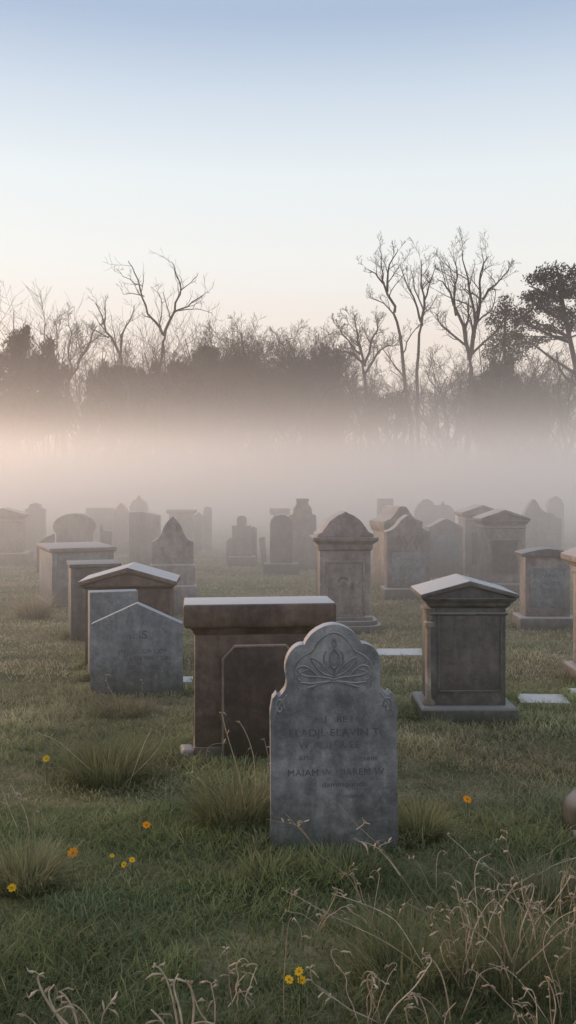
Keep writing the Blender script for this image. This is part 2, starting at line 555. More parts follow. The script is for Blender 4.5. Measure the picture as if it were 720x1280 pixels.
stack('body', [(bw + 0.02, hd + 0.02, 0.151), (bw + 0.02, hd + 0.02, 0.19), (bw, hd, 0.205), (bw, hd, z(688))], M['mauve'], t)
stack('cornice', [(bw + 0.004, hd + 0.004, z(688)), (bw + 0.02, hd + 0.02, z(686)), (bw + 0.022, hd + 0.022, z(680)), (bw + 0.075, hd + 0.075, z(675)), (bw + 0.08, hd + 0.08, z(671))], M['mauve'], t, 0.004)
half = [(-36 * u, z(670.8)), (-35 * u, z(667)), (-29 * u, z(664)), (-25 * u, z(658)), (-19 * u, z(650)), (-10 * u, z(643.5)), (-4 * u, z(641)), (0, z(638.5))]
prism('dome', mirror(half), -hd - 0.03, hd + 0.03, M['mauve'], t, 0.012)
bm = bmesh.new(); add_box(bm, -22 * u, 22 * u, -hd - 0.003, -hd + 0.02, z(768), z(703)); obj('panel', bm, M['mauve'], t, 0.003)
bm = bmesh.new(); w = 0.022
add_frame(bm, -22 * u, 22 * u, z(768), z(703), w, -hd - 0.016, -hd + 0.01)
obj('panel_frame', bm, M['mauve'], t, 0.004)
bm = bmesh.new()
pq = lambda x, y: ((x - 430) * u, -hd - 0.003, z(y))
add_tube(bm, [pq(421, 726), pq(424, 722), pq(429, 721), pq(433, 724)], 0.012, 6); add_tube(bm, [pq(423, 733), pq(428, 728), pq(432, 731)], 0.01, 6)
add_tube(bm, [pq(439, 728), pq(439.5, 736)], 0.013, 6)
obj('carving', bm, M['cut_dark'], t)
foot(loc, 0.7, 0.5, 0)


def ledger(label, x0, x1, yt, yb, rz, hgt=0.05):
    Dn = (H - hgt) * F / (yb - HZ); Df = (H - hgt) * F / (yt - HZ)
    um = (Dn + Df) / 2 / F
    w = (x1 - x0) * um; d = Df - Dn
    x, y = ((x0 + x1) / 2 - 360) * um, (Dn + Df) / 2
    bm = bmesh.new(); add_box(bm, -w / 2, w / 2, -d / 2, d / 2, -0.04, hgt)
    o = obj('ledger_slab', bm, M['white'], None, 0.008)
    o.location = (x, y, float(gz(x, y))); o.rotation_euler = (R(0.5), R(-0.6), rz)
    o['label'] = label; o['category'] = 'grave slab'; o['kind'] = 'thing'
    foot((x, y), w, d, rz)


ledger('flat white grave slab in the grass between the domed monument and the dark pedimented monument', 468, 530, 810, 818, R(-3), 0.03)
ledger('flat white grave slab in the grass to the right of the dark pedimented monument', 648, 708, 867, 878, R(-6), 0.03)
ledger('small pale grave slab showing past the right edge of the blue grey gabled headstone', 205, 241, 843, 850, R(3), 0.04)
ledger('pale grave slab at the foot of the tall stone cut off by the right edge', 716, 796, 860, 872, R(-4), 0.04)

# stone cut by the right frame edge
gabled('cut_off_monument', 'tall pale grey monument cut off by the right edge of the picture', 'monument',
       780, 858, 0.40, R(0), (M['mauve'], M['mauve']), 92, 118, 703, 672, (112, 838), None, True, 0.06)
# rounded low stone at the right edge
u, loc = site(764, 1056, 0, 0.3)
t = thing('footstone', 'low rounded grey footstone just entering at the right edge, nearest the bottom', 'footstone', loc, R(-4))
bm = bmesh.new(); bmesh.ops.create_uvsphere(bm, u_segments=24, v_segments=16, radius=1)
for v in bm.verts:
    n = mnoise.noise(v.co * 1.7) * 0.08
    s = 1 + n
    v.co = Vector((math.copysign(abs(v.co.x) ** 0.8, v.co.x) * 0.172 * s, math.copysign(abs(v.co.y) ** 0.8, v.co.y) * 0.14 * s, 0.10 + math.copysign(abs(v.co.z) ** 0.75, v.co.z) * 0.135 * s))
obj('boulder_top', bm, M['dark'], t)
stack('plinth', [(0.16, 0.13, -0.02), (0.16, 0.13, 0.05), (0.14, 0.11, 0.06)], M['mauve'], t)
foot(loc, 0.3, 0.25, 0)


def slab_stone(name, label, cat, px, yb, outline, depth, rz, mat, plinth=None, plinth2=None, text=None, bev=0.008, tilt=(0, 0), panel=None, soft=None, cap=None, mat_side=None):
    """upright stone with a shaped outline given in photo pixels: outline = half outline, px from centre, absolute rows"""
    u, loc = site(px, yb, 0, depth)
    t = thing(name, label, cat, loc, rz, tilt=tilt)
    z = lambda y: (yb + 2 - y) * u
    hd = depth / 2
    pts = [(x * u, z(y)) for x, y in outline]
    sym = abs(outline[-1][0]) < 1e-6
    full = mirror(pts) if sym else pts
    if not sym and outline[-1][0] < 0:
        full = mirror(pts)
    if plinth:
        hw, y = plinth
        stack('plinth', [(hw * u, hd + 0.07, 0), (hw * u, hd + 0.07, z(y) - 0.012), (hw * u - 0.015, hd + 0.05, z(y) - 0.001)], mat, t, 0.006)
    if plinth2:
        hw, y, yl = plinth2
        stack('upper_plinth', [(hw * u, hd + 0.04, z(yl)), (hw * u, hd + 0.04, z(y) - 0.012), (hw * u - 0.012, hd + 0.025, z(y) - 0.001)], mat, t, 0.006)
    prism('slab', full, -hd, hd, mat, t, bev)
    if cap:
        hw, y0, y1 = cap
        stack('cap', [(hw * u * 0.93, hd + 0.015, z(y1) + 0.001), (hw * u, hd + 0.04, z(y1) + (z(y0) - z(y1)) * 0.45), (hw * u, hd + 0.04, z(y0))], mat, t, 0.005)
    if panel:
        hw, y0, y1 = panel
        bm = bmesh.new(); add_box(bm, -hw * u, hw * u, -hd - 0.008, -hd + 0.01, z(y1), z(y0)); obj('panel', bm, soft or mat, t, 0.003)
    if text:
        text_mesh([(a, h * u, (x - px) * u, z(y), s) for a, h, x, y, s in text], -hd - 0.0015 - (0.008 if panel else 0), M['cut_soft'], t)
    foot(loc, abs(outline[0][0]) * 2 * u, depth, rz)
    return t, u, z, hd


# left group in front
slab_stone('headstone', 'blue grey headstone with a low pointed gable and faint lettering, frontmost of the left group', 'headstone', 170, 868,
           [(-57, 868), (-57, 776), (0, 750)], 0.12, R(3), M['blue'],
           text=[('IHS', 10, 172, 794, 1.1), ('IN MEMORY OF', 5, 178, 812, 1.2), ('ELLEN WIFE OF', 5, 182, 821, 1.1), ('BELOVED', 5, 180, 832, 1.3)])
slab_stone('headstone', 'flat topped blue grey slab with buff lit left edge, tucked behind the blue gabled headstone', 'headstone', 139, 848,
           [(-30, 848), (-30, 736)] , 0.16, R(17), M['blue'])
gabled('gabled_tomb', 'brown house shaped tomb with wide low gable roof, behind the blue grey slabs', 'tomb',
       158, 832, 0.5, R(3), (M['brown'], M['panel_brown'], M['cap']), 106, 122, 730, 707, None, None, False, 0.03)
u, loc = site(111, 800, 0, 0.5)
t = thing('block_tomb', 'dark flat topped block tomb left of and behind the brown gabled tomb', 'tomb', loc, R(16))
stack('body', [(30 * u, 0.25, 0), (30 * u, 0.25, 92 * u)], M['dark'], t, 0.008)
stack('cap', [(31 * u, 0.26, 92.1 * u), (32 * u, 0.27, 93 * u), (32 * u, 0.27, 97 * u)], M['dark'], t, 0.004)
foot(loc, 0.5, 0.5, 0)
# chest tomb
u, loc = site(103, 757, 0, 1.15)
t = thing('chest_tomb', 'long grey chest tomb with thin lid and buff lit end, behind the block tomb', 'tomb', (loc[0] - 0.22, loc[1] - 0.02, loc[2]), R(23))
stack('plinth', [(41 * u, 0.60, 0), (41 * u, 0.60, 0.05)], M['blue'], t)
stack('body', [(38 * u, 0.57, 0.051), (38 * u, 0.57, 69 * u)], M['blue'], t)
stack('lid', [(40 * u, 0.59, 69.1 * u), (42 * u, 0.61, 71 * u), (42 * u, 0.61, 75 * u)], M['mauve'], t, 0.006)
for x in (-38 * u + 0.03, 38 * u - 0.03):
    bm = bmesh.new()
    add_box(bm, x - 0.035, x + 0.035, -0.585, -0.55, 0.052, 69 * u)
    obj('pilaster', bm, M['blue'], t, 0.003)
foot(loc, 0.9, 0.9, 0)

# round topped monument behind
slab_stone('round_top_monument', 'broad grey monument with low rounded top, behind the chest tomb on the left', 'monument', 90, 712,
           [(-22, 712), (-22, 668), (-26, 661), (-26, 657)] + [(-26 + 26 * (1 - math.cos(a)), 657 - 15 * math.sin(a)) for a in (0.3, 0.6, 0.9, 1.2)] + [(0, 642)], 0.5, R(10), M['mauve'], bev=0.01)
slab_stone('low_headstone', 'low stone with one sloping shoulder left of the broad rounded monument', 'headstone', 54, 716,
           [(-9, 716), (-9, 681), (0, 672), (12, 667), (12, 716)], 0.2, R(8), M['brown'])
slab_stone('broken_headstone', 'small dark stone with a broken spike, right of the broad rounded monument', 'headstone', 131, 708,
           [(-6, 708), (-6, 660), (-5, 655), (-2, 663), (7, 664), (7, 708)], 0.2, 0, M['mauve'])
gabled('pedimented_monument', 'pale pedimented monument cut off by the left edge, standing in the mist', 'monument',
       2, 706, 0.5, R(6), (M['buff'], M['buff']), 45, 54, 646, 636, (62, 692), None, True, 0.06)
# far left, faint
slab_stone('far_headstone', 'faint double shouldered headstone in the mist right of the pale cut off monument', 'headstone', 43, 694,
           [(-12, 694), (-12, 637), (-8, 636), (-6, 631), (0, 629)], 0.2, 0, M['mauve'])
slab_stone('far_headstone', 'faint flat topped headstone in the mist above the small broken stone', 'headstone', 124, 690,
           [(-17, 690), (-17, 636)], 0.25, 0, M['mauve'])
slab_stone('far_headstone', 'faint narrow pointed headstone left of the tall plain pier in the mist', 'headstone', 151, 692,
           [(-9, 692), (-9, 640), (-5, 634), (0, 629)], 0.2, 0, M['mauve'])
slab_stone('pier_monument', 'tall plain pier with a slightly peaked top in the mist on the left', 'monument', 179, 710,
           [(-19, 710), (-19, 641), (-4, 640), (19, 645), (19, 710)], 0.5, R(5), M['mauve'])
slab_stone('far_headstone', 'faint headstone with a domed finial rising behind the tall plain pier', 'headstone', 173, 684,
           [(-11, 684), (-11, 633), (-8, 627), (-3, 624), (0, 619)], 0.2, 0, M['mauve'])
# gothic stone left of centre
slab_stone('gothic_headstone', 'grey headstone with steep pointed gothic gable on a two step base, left of centre', 'headstone', 215, 768,
           [(-26, 703), (-26, 675), (-23, 674), (-18, 671), (-14, 665), (-11.5, 658), (-9, 653), (-5, 648), (0, 643)], 0.16, R(5), M['pale'], (30, 729), (28, 703, 729), bev=0.006)
slab_stone('flat_monument', 'pale flat topped monument with thin flared cap in the mist behind the gothic headstone', 'monument', 226, 694,
           [(-15, 694), (-15, 643)], 0.4, 0, M['mauve'], cap=(18, 638, 643))
slab_stone('far_headstone', 'faint slender round headed pillar in the mist right of the flared flat monument', 'headstone', 259, 688,
           [(-5, 688), (-5, 639), (-4, 635), (0, 633)], 0.25, 0, M['mauve'])
slab_stone('far_headstone', 'faint low stone in the mist just left of the slender round headed pillar', 'headstone', 248, 690,
           [(-5, 690), (-5, 645), (0, 641)], 0.2, 0, M['mauve'])
slab_stone('shouldered_headstone', 'hazy stepped headstone with a narrow head between square shoulders, alone left of centre', 'headstone', 302, 706,
           [(-12, 706), (-12, 656), (-6, 656), (-6, 647), (-4, 644), (0, 643.5)], 0.18, 0, M['mauve'], (17, 694))
slab_stone('low_headstone', 'low hazy stone leaning against the left of the stepped headstone', 'headstone', 287, 706,
           [(-4, 706), (-4, 676), (0, 671)], 0.18, 0, M['mauve'])
slab_stone('low_headstone', 'low hazy stone just right of the stepped headstone', 'headstone', 317, 704,
           [(-4, 704), (-4, 660), (0, 657)], 0.18, 0, M['mauve'])
slab_stone('leaning_post', 'thin leaning stone post left of the dark round topped stone', 'post', 331, 706,
           [(-3, 706), (-4, 671), (4, 670), (3, 706)], 0.1, 0, M['mauve'], tilt=(0, R(-6)))
slab_stone('round_headstone', 'dark round topped headstone on a wide low plinth, centre of the misty row', 'headstone', 351.5, 717,
           [(-14, 703), (-14, 655), (-13, 649), (-9, 644.5), (-4, 643), (0, 642.6)], 0.2, R(3), M['dark'], (22, 703))
slab_stone('urn_headstone', 'tall hazy headstone with an urn shaped top, right of the dark round topped headstone', 'headstone', 378, 711,
           [(-17, 711), (-17, 643), (-12, 641), (-11, 634), (-8, 630), (-7, 628), (-8, 622)], 0.25, R(3), M['mauve'])
slab_stone('flared_monument', 'faint monument with a flared cap showing over the dark round topped headstone', 'monument', 350, 692,
           [(-9, 692), (-9, 643)], 0.3, 0, M['mauve'], cap=(13, 635, 643))

# right of centre
t, u, z, hd = slab_stone('ogee_headstone', 'grey headstone with curved ogee gable and scroll carving over a pale panel, right of centre', 'headstone', 510, 748,
           [(-27, 733), (-27, 668), (-29, 664), (-22, 662), (-15, 657), (-9, 649), (-4, 645), (0, 643)], 0.3, R(3), M['mauve'], (31, 734), panel=(21, 690, 728), soft=M['blue'],
           text=[('JOHN', 5, 511, 702, 1.2), ('ELLEN', 5, 511, 712, 1.2)])
bm = bmesh.new()
pq = lambda x, y: ((x - 510) * u, -hd - 0.002, z(y))
for s in (1, -1):
    for k in range(2):
        add_tube(bm, [pq(510 + s * (3 + k * 8), 686), pq(510 + s * (2 + k * 7), 676), pq(510 + s * (6 + k * 6), 668), pq(510 + s * (9 + k * 6), 674), pq(510 + s * (7 + k * 6), 680)], 0.016, 6)
obj('carving', bm, M['mauve'], t)
u, loc = site(497, 738, 0, 0.6)
t = thing('capped_monument', 'buff monument with a wide cap swept up to a blunt peak, behind the ogee headstone', 'monument', loc, R(14))
z = lambda y: (740 - y) * u
bw = 22 * u
stack('body', [(bw, 0.3, 0), (bw, 0.3, z(664))], M['buff'], t)
stack('cornice', [(bw + 0.005, 0.305, z(664)), (bw + 0.04, 0.34, z(658)), (bw + 0.05, 0.35, z(651))], M['buff'], t, 0.004)
prism('cap', mirror([(-26 * u, z(650.8)), (-16 * u, z(647)), (-10 * u, z(640)), (-6 * u, z(634)), (-4 * u, z(632)), (0, z(631.6))]), -0.33, 0.33, M['mauve'], t, 0.01)
foot(loc, 0.6, 0.6, 0)
slab_stone('far_headstone', 'faint square topped headstone in the mist above the buff capped monument', 'headstone', 482, 688,
           [(-10, 688), (-10, 624)], 0.25, 0, M['mauve'])
slab_stone('hipped_headstone', 'grey headstone with softly curved gable and pale panel, right of the ogee headstone', 'headstone', 557, 722,
           [(-21, 722), (-21, 662), (-22, 658), (-12, 653), (-5, 649), (0, 647.5)], 0.35, R(4), M['mauve'], panel=(16, 668, 706), soft=M['blue'])
t, u, z, hd = slab_stone('twin_headstone', 'faint wide double headstone with two rounded heads and a small spike in the mist', 'headstone', 544, 688,
           [(-25, 688), (-25, 640), (-21, 631), (-15, 625), (-9, 624), (-4, 627), (0, 632), (6, 632), (9, 630), (10.5, 626), (12, 631), (18, 632), (23, 637), (25, 644), (25, 688)], 0.25, 0, M['mauve'])
gabled('pedimented_monument', 'hazy pedimented monument with pale frieze, left of and behind its panelled neighbour', 'monument',
       602, 718, 0.5, R(4), (M['mauve'], M['panel_brown']), 44, 54, 642, 630, None, (588, 616, 664, 705), True, 0.05)
gabled('pedimented_monument', 'mauve pedimented monument with framed dark panel, behind the dark pedimented monument', 'monument',
       631, 744, 0.5, R(0), (M['mauve'], M['panel_dark']), 52, 62, 650, 636, (60, 728), (615, 646, 674, 716), True, 0.06)
t, u, z, hd = slab_stone('gothic_headstone', 'hazy tall headstone with a peak on its left and stepped right shoulder, far right', 'headstone', 678, 700,
           [(-24, 700), (-24, 648), (-19, 636), (-14, 627), (-11, 624), (-7, 627), (-2, 636), (4, 641), (12, 642), (18, 647), (24, 649), (24, 700)], 0.25, 0, M['mauve'])
slab_stone('far_headstone', 'faint round topped headstone in the mist at far right, over the stepped shoulder', 'headstone', 695, 682,
           [(-10, 682), (-10, 632), (-7, 625), (0, 621)], 0.25, 0, M['mauve'])
t, u, z, hd = slab_stone('capped_headstone', 'grey slab headstone with low arched cap and lettered panel on a wide plinth, at right', 'headstone', 685, 785,
           [(-28, 769), (-28, 694)], 0.30, R(-1), M['mauve'], (36, 769), panel=(22, 708, 758), soft=M['blue'],
           text=[('LOVING', 5, 683, 720, 1.2), ('MEMORY', 5, 683, 730, 1.2), ('OF', 5, 687, 739, 1.2)])
prism('cap', mirror([(-33 * u, z(694) + 0.001), (-34 * u, z(690)), (-26 * u, z(688)), (-12 * u, z(685)), (0, z(684))]), -hd - 0.05, hd + 0.05, M['dark'], t, 0.006)

# ------------------------------------------------------------------ ground
xs = np.concatenate([np.linspace(-400, -30, 14), np.linspace(-26, -6, 30), np.linspace(-5.6, 5.6, 90), np.linspace(6, 26, 30), np.linspace(30, 400, 14)])
ys = np.concatenate([np.linspace(-20, 1.5, 8), np.linspace(1.8, 14, 100), np.linspace(14.4, 40, 60), np.linspace(42, 140, 24), np.linspace(160, 900, 10)])
gx, gy = np.meshgrid(xs, ys)
gzv = gz(gx, gy)
verts = np.stack([gx, gy, gzv], -1).reshape(-1, 3)
nx, ny = len(xs), len(ys)
idx = np.arange(nx * ny).reshape(ny, nx)
faces = np.stack([idx[:-1, :-1], idx[:-1, 1:], idx[1:, 1:], idx[1:, :-1]], -1).reshape(-1, 4)
me = bpy.data.meshes.new('ground')
me.from_pydata(verts.tolist(), [], faces.tolist())
me.polygons.foreach_set('use_smooth', [True] * len(me.polygons))
m, nt = nodes_of('turf')
geo = N(nt, 'ShaderNodeNewGeometry')
a = noise_tex(nt, geo.outputs['Position'], 0.55, 6, 0.6)
b = noise_tex(nt, geo.outputs['Position'], 4.5, 6, 0.65)
c = noise_tex(nt, geo.outputs['Position'], 40, 5, 0.7)
mpn = N(nt, 'ShaderNodeMapping'); mpn.inputs['Scale'].default_value = (0.35, 1, 1); nt.links.new(geo.outputs['Position'], mpn.inputs[0])
d_ = noise_tex(nt, mpn.outputs[0], 2.2, 5, 0.6)
col = ramp(nt, math_n(nt, 'ADD', math_n(nt, 'MULTIPLY', a, 0.5), math_n(nt, 'MULTIPLY', d_, 0.5)),
           [(0.38, (0.11, 0.125, 0.06)), (0.50, (0.23, 0.215, 0.115)), (0.62, (0.36, 0.30, 0.18))])
col = mixc(nt, 0.7, col, ramp(nt, b, [(0.35, (0.55, 0.58, 0.5)), (0.65, (1.15, 1.1, 1.1))]), 'MULTIPLY')
col = mixc(nt, 0.8, col, ramp(nt, c, [(0.3, (0.5, 0.5, 0.5)), (0.7, (1.25, 1.25, 1.25))]), 'MULTIPLY')
p = N(nt, 'ShaderNodeBsdfPrincipled'); p.inputs['Roughness'].default_value = 0.95; p.inputs['Specular IOR Level'].default_value = 0.1
nt.links.new(col, p.inputs['Base Color'])
bp = N(nt, 'ShaderNodeBump'); bp.inputs['Strength'].default_value = 0.9; bp.inputs['Distance'].default_value = 0.05
nt.links.new(math_n(nt, 'ADD', b, math_n(nt, 'MULTIPLY', c, 0.5)), bp.inputs['Height']); nt.links.new(bp.outputs[0], p.inputs['Normal'])
o = N(nt, 'ShaderNodeOutputMaterial'); nt.links.new(p.outputs[0], o.inputs[0])
g = link_mesh('ground', me, m); g['kind'] = 'structure'


# ------------------------------------------------------------------ grass
def vnoise(x, y, s, seed=0):
    """cheap smooth value noise"""
    x = x * s + seed * 17.3; y = y * s + seed * 9.1
    xi = np.floor(x).astype(int); yi = np.floor(y).astype(int)
    fx = x - xi; fy = y - yi
    fx = fx * fx * (3 - 2 * fx); fy = fy * fy * (3 - 2 * fy)
    h = lambda i, j: (np.sin(i * 127.1 + j * 311.7 + seed * 13.7) * 43758.5453) % 1.0
    return (h(xi, yi) * (1 - fx) + h(xi + 1, yi) * fx) * (1 - fy) + (h(xi, yi + 1) * (1 - fx) + h(xi + 1, yi + 1) * fx) * fy


def blades_mesh(name, base, length, width, ang, lean, curl, col, mat):
    """ribbons of five points: base (n,3), bent along direction ang"""
    n = len(base)
    dx, dy = np.cos(ang), np.sin(ang)
    face = ang + np.pi / 2 + rng.uniform(-0.9, 0.9, n)
    sx, sy = np.cos(face) * width / 2, np.sin(face) * width / 2
    out = np.zeros((n, 7, 3))
    for k, (tt, wf) in enumerate(((0, 1.0), (0.36, 0.9), (0.72, 0.6))):
        off = length * (lean * tt + curl * tt * tt)
        h = length * tt * np.clip(1 - 0.45 * (lean + curl) * tt, 0.15, 1)
        c = base + np.stack([dx * off, dy * off, h], -1)
        out[:, 2 * k] = c - np.stack([sx * wf, sy * wf, 0 * sx], -1)
        out[:, 2 * k + 1] = c + np.stack([sx * wf, sy * wf, 0 * sx], -1)
    off = length * (lean + curl)
    h = length * np.clip(1 - 0.45 * (lean + curl), 0.1, 1)
    out[:, 6] = base + np.stack([dx * off, dy * off, h], -1)
    v = out.reshape(-1, 3)
    bi = (np.arange(n) * 7)[:, None]
    quads = np.concatenate([bi + np.array([[0, 1, 3, 2]]), bi + np.array([[2, 3, 5, 4]])], 1).reshape(-1, 4)
    tris = bi + np.array([[4, 5, 6]])
    me = bpy.data.meshes.new(name)
    nl = quads.size + tris.size
    me.vertices.add(len(v)); me.loops.add(nl); me.polygons.add(len(quads) + len(tris))
    me.vertices.foreach_set('co', v.ravel())
    me.loops.foreach_set('vertex_index', np.concatenate([quads.ravel(), tris.ravel()]).astype(np.int32))
    ls = np.concatenate([np.arange(len(quads)) * 4, quads.size + np.arange(len(tris)) * 3]).astype(np.int32)
    me.polygons.foreach_set('loop_start', ls)
    me.polygons.foreach_set('use_smooth', np.ones(len(ls), bool))
    at = me.attributes.new('col', 'FLOAT_COLOR', 'POINT')
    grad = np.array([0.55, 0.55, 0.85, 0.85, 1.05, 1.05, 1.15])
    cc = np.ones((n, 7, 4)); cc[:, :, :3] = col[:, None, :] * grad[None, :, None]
    at.data.foreach_set('color', cc.ravel().astype(np.float32))
    me.update(calc_edges=True); me.validate()
    return link_mesh(name, me, mat)


G1 = np.array([0.132, 0.170, 0.070]); G2 = np.array([0.220, 0.238, 0.108]); G3 = np.array([0.325, 0.285, 0.175]); G4 = np.array([0.42, 0.35, 0.22])


def grass_cols(x, y, dry=0.0):
    n = len(x)
    f = vnoise(x, y, 0.8, 1) * 0.5 + vnoise(x, y, 3.5, 2) * 0.3 + rng.random(n) * 0.35 + dry - 0.08
    f = np.clip(f, 0, 1.15)[:, None]
    c = np.where(f < 0.5, G1 + (G2 - G1) * f / 0.5, G2 + (G3 - G2) * (f - 0.5) / 0.5)
    st = rng.random(n) < 0.035 + 0.05 * np.clip(dry, 0, 1)
    c[st] = G4 * rng.uniform(0.5, 1.0, (st.sum(), 1))
    pat = 0.70 + 0.75 * vnoise(x, y * 1.6, 1.1, 21) * (0.6 + 0.8 * vnoise(x, y * 1.5, 3.1, 22))
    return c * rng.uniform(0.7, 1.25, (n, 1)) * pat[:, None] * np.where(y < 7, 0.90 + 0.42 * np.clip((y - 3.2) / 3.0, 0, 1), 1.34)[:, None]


X_, Y_, L_, W_, dry_ = [], [], [], [], []


def patch(n, y0, y1, l0, l1, w, dry):
    y = np.sqrt(rng.uniform(y0 * y0, y1 * y1, n))
    x = rng.uniform(-1, 1, n) * (0.33 * y + 0.9)
    den = vnoise(x, y, 2.3, 5) * 0.6 + vnoise(x, y, 7, 6) * 0.5
    k = rng.random(n) < np.clip(den * 1.3, 0.25, 1)
    x, y, den = x[k], y[k], den[k]
    X_.append(x); Y_.append(y)
    L_.append(rng.uniform(l0, l1, len(x)) * (0.40 + 1.0 * vnoise(x, y, 1.7, 3) * (0.6 + 0.8 * vnoise(x, y, 5.5, 31))) * (0.7 + 0.5 * den))
    W_.append(np.full(len(x), w)); dry_.append(np.full(len(x), dry) )


patch(110000, 2.2, 5.0, 0.045, 0.105, 0.0035, -0.12)
patch(85000, 5.0, 8.0, 0.04, 0.085, 0.0048, 0.30)
patch(70000, 8.0, 13.0, 0.035, 0.075, 0.008, 0.52)
patch(50000, 13.0, 24.0, 0.035, 0.07, 0.016, 0.45)
patch(20000, 24.0, 40.0, 0.04, 0.08, 0.03, 0.45)
# longer fringe at the stones
for fx, fy, w, d, rz in FOOT:
    n = int(900 * (w + d) / max(1.0, (fy / 6.0)))
    e = rng.integers(0, 4, n); s = rng.uniform(-0.5, 0.5, n); o_ = np.abs(rng.normal(0, 0.05, n))
    lx = np.where(e == 0, s * w, np.where(e == 1, s * w, np.where(e == 2, -w / 2 - o_, w / 2 + o_)))
    ly = np.where(e == 0, -d / 2 - o_, np.where(e == 1, d / 2 + o_, s * d))
    x = fx + lx * math.cos(rz) - ly * math.sin(rz); y = fy + lx * math.sin(rz) + ly * math.cos(rz)
    X_.append(x); Y_.append(y)
    L_.append(rng.uniform(0.05, 0.13, n) * np.where(e == 0, 0.55, 1.0)); W_.append(np.full(n, 0.0035 + 0.0007 * fy)); dry_.append(np.full(n, 0.12))
x = np.concatenate(X_); y = np.concatenate(Y_); ln = np.concatenate(L_); wd = np.concatenate(W_); dr = np.concatenate(dry_)
n = len(x)
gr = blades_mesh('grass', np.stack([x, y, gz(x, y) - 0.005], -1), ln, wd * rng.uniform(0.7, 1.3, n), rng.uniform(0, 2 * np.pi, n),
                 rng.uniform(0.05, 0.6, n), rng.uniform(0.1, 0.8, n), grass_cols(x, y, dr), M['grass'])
gr['kind'] = 'stuff'; gr['label'] = 'short damp green and straw coloured turf between the graves'


# tussocks
def tussock(label, px, py, wpx, hpx, n, dry, rise=1.0):
    D = H * F / (py - HZ); u = D / F
    cx, cy_ = (px - 360) * u, D
    r = wpx * u / 2
    rr = r * 0.62 * np.sqrt(rng.random(n)); a = rng.uniform(0, 2 * np.pi, n)
    bx, by = np.cos(a) * rr, np.sin(a) * rr * 0.8
    L = hpx * u * rng.uniform(0.45, 1.25, n) * rise
    out = a + rng.normal(0, 0.6, n)
    z0 = float(gz(cx, cy_))
    col = grass_cols(bx + cx, by + cy_, dry) * 0.85
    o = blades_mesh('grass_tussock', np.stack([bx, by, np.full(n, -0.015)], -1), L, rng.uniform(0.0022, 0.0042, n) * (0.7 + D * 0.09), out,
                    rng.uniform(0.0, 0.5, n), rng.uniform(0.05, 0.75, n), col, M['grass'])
    o.location = (cx, cy_, z0)
    o['label'] = label; o['category'] = 'grass tussock'; o['kind'] = 'thing'
    return o


tussock('broad shaggy grass tussock left of the brown pedestal tomb', 135, 975, 150, 66, 900, 0.16)
tussock('long bladed grass tussock growing against the front of the brown pedestal tomb', 290, 1035, 130, 85, 800, 0.16)
tussock('brownish grass tussock at the left edge beside the lowest yellow flower', 32, 1110, 110, 70, 800, 0.26)
tussock('pale dry grass tussock in the mist before the chest tomb', 42, 772, 62, 40, 500, 0.75)
tussock('dark green grass tussock at the right foot of the front headstone', 525, 1050, 80, 55, 700, 0.0)
tussock('dense grass tussock across the foot of the front headstone', 430, 1096, 150, 40, 600, 0.1)
tussock('low green tussock at the left foot of the front headstone', 330, 1098, 70, 40, 350, 0.0)
tussock('thin tussock in front of the blue grey gabled headstone', 150, 892, 120, 26, 500, 0.3)
tussock('small tussock below the left end of the dark pedimented monument', 545, 912, 60, 20, 250, 0.2)
tussock('tall mixed grass clump filling the bottom right corner', 640, 1235, 220, 135, 420, 0.3)
tussock('tall grass clump at the bottom, right of centre', 500, 1225, 200, 100, 380, 0.2)
tussock('grass clump at the right edge below the rounded footstone', 690, 1130, 130, 65, 350, 0.4)


# dry weeds
def weed(label, px, py, stems, group=None, rs=1.0):
    """stems: list of pixel polylines in the plane of the plant, bent off it a little"""
    D = H * F / (py - HZ); u = D / F
    cx = (px - 360) * u
    t = thing('dry_weed', label, 'dry weed', (cx, D, float(gz(cx, D))), 0, group)
    for st in stems:
        dep = rnd.uniform(-0.09, 0.09)
        w = []
        for i, (x, y) in enumerate(st):
            w.append(((x - px) * u, dep * i / len(st) + rnd.uniform(-0.006, 0.006), max(-0.01, (py - y) * u)))
        w = smooth_line(w, 2)
        k = len(w)
        r0 = rnd.uniform(0.0012, 0.0023) * rs
        bm = bmesh.new()
        add_tube(bm, w, [r0 * (1.2 - 0.55 * i / k) for i in range(k)], 5)
        stem = obj('stem', bm, M['straw'], t)
        for j in range(rnd.randint(2, 4)):
            i = rnd.randint(int(k * 0.5), k - 1)
            p0 = Vector(w[i])
            dr = Vector((rnd.uniform(-1, 1), rnd.uniform(-0.6, 0.6), rnd.uniform(-0.2, 0.9))).normalized()
            l = rnd.uniform(0.012, 0.038) * rs
            q = [p0 + dr * l * s_ + Vector((0, 0, -l * rnd.uniform(0.2, 0.7) * s_ * s_)) for s_ in (0, 0.3, 0.6, 0.85, 1)]
            bs = bmesh.new()
            add_tube(bs, q, [0.0008, rnd.uniform(0.0015, 0.0035), rnd.uniform(0.002, 0.0038) * rs, rnd.uniform(0.001, 0.003), 0.0005], 5)
            obj('seed_head', bs, M['seed'], stem)
    return t


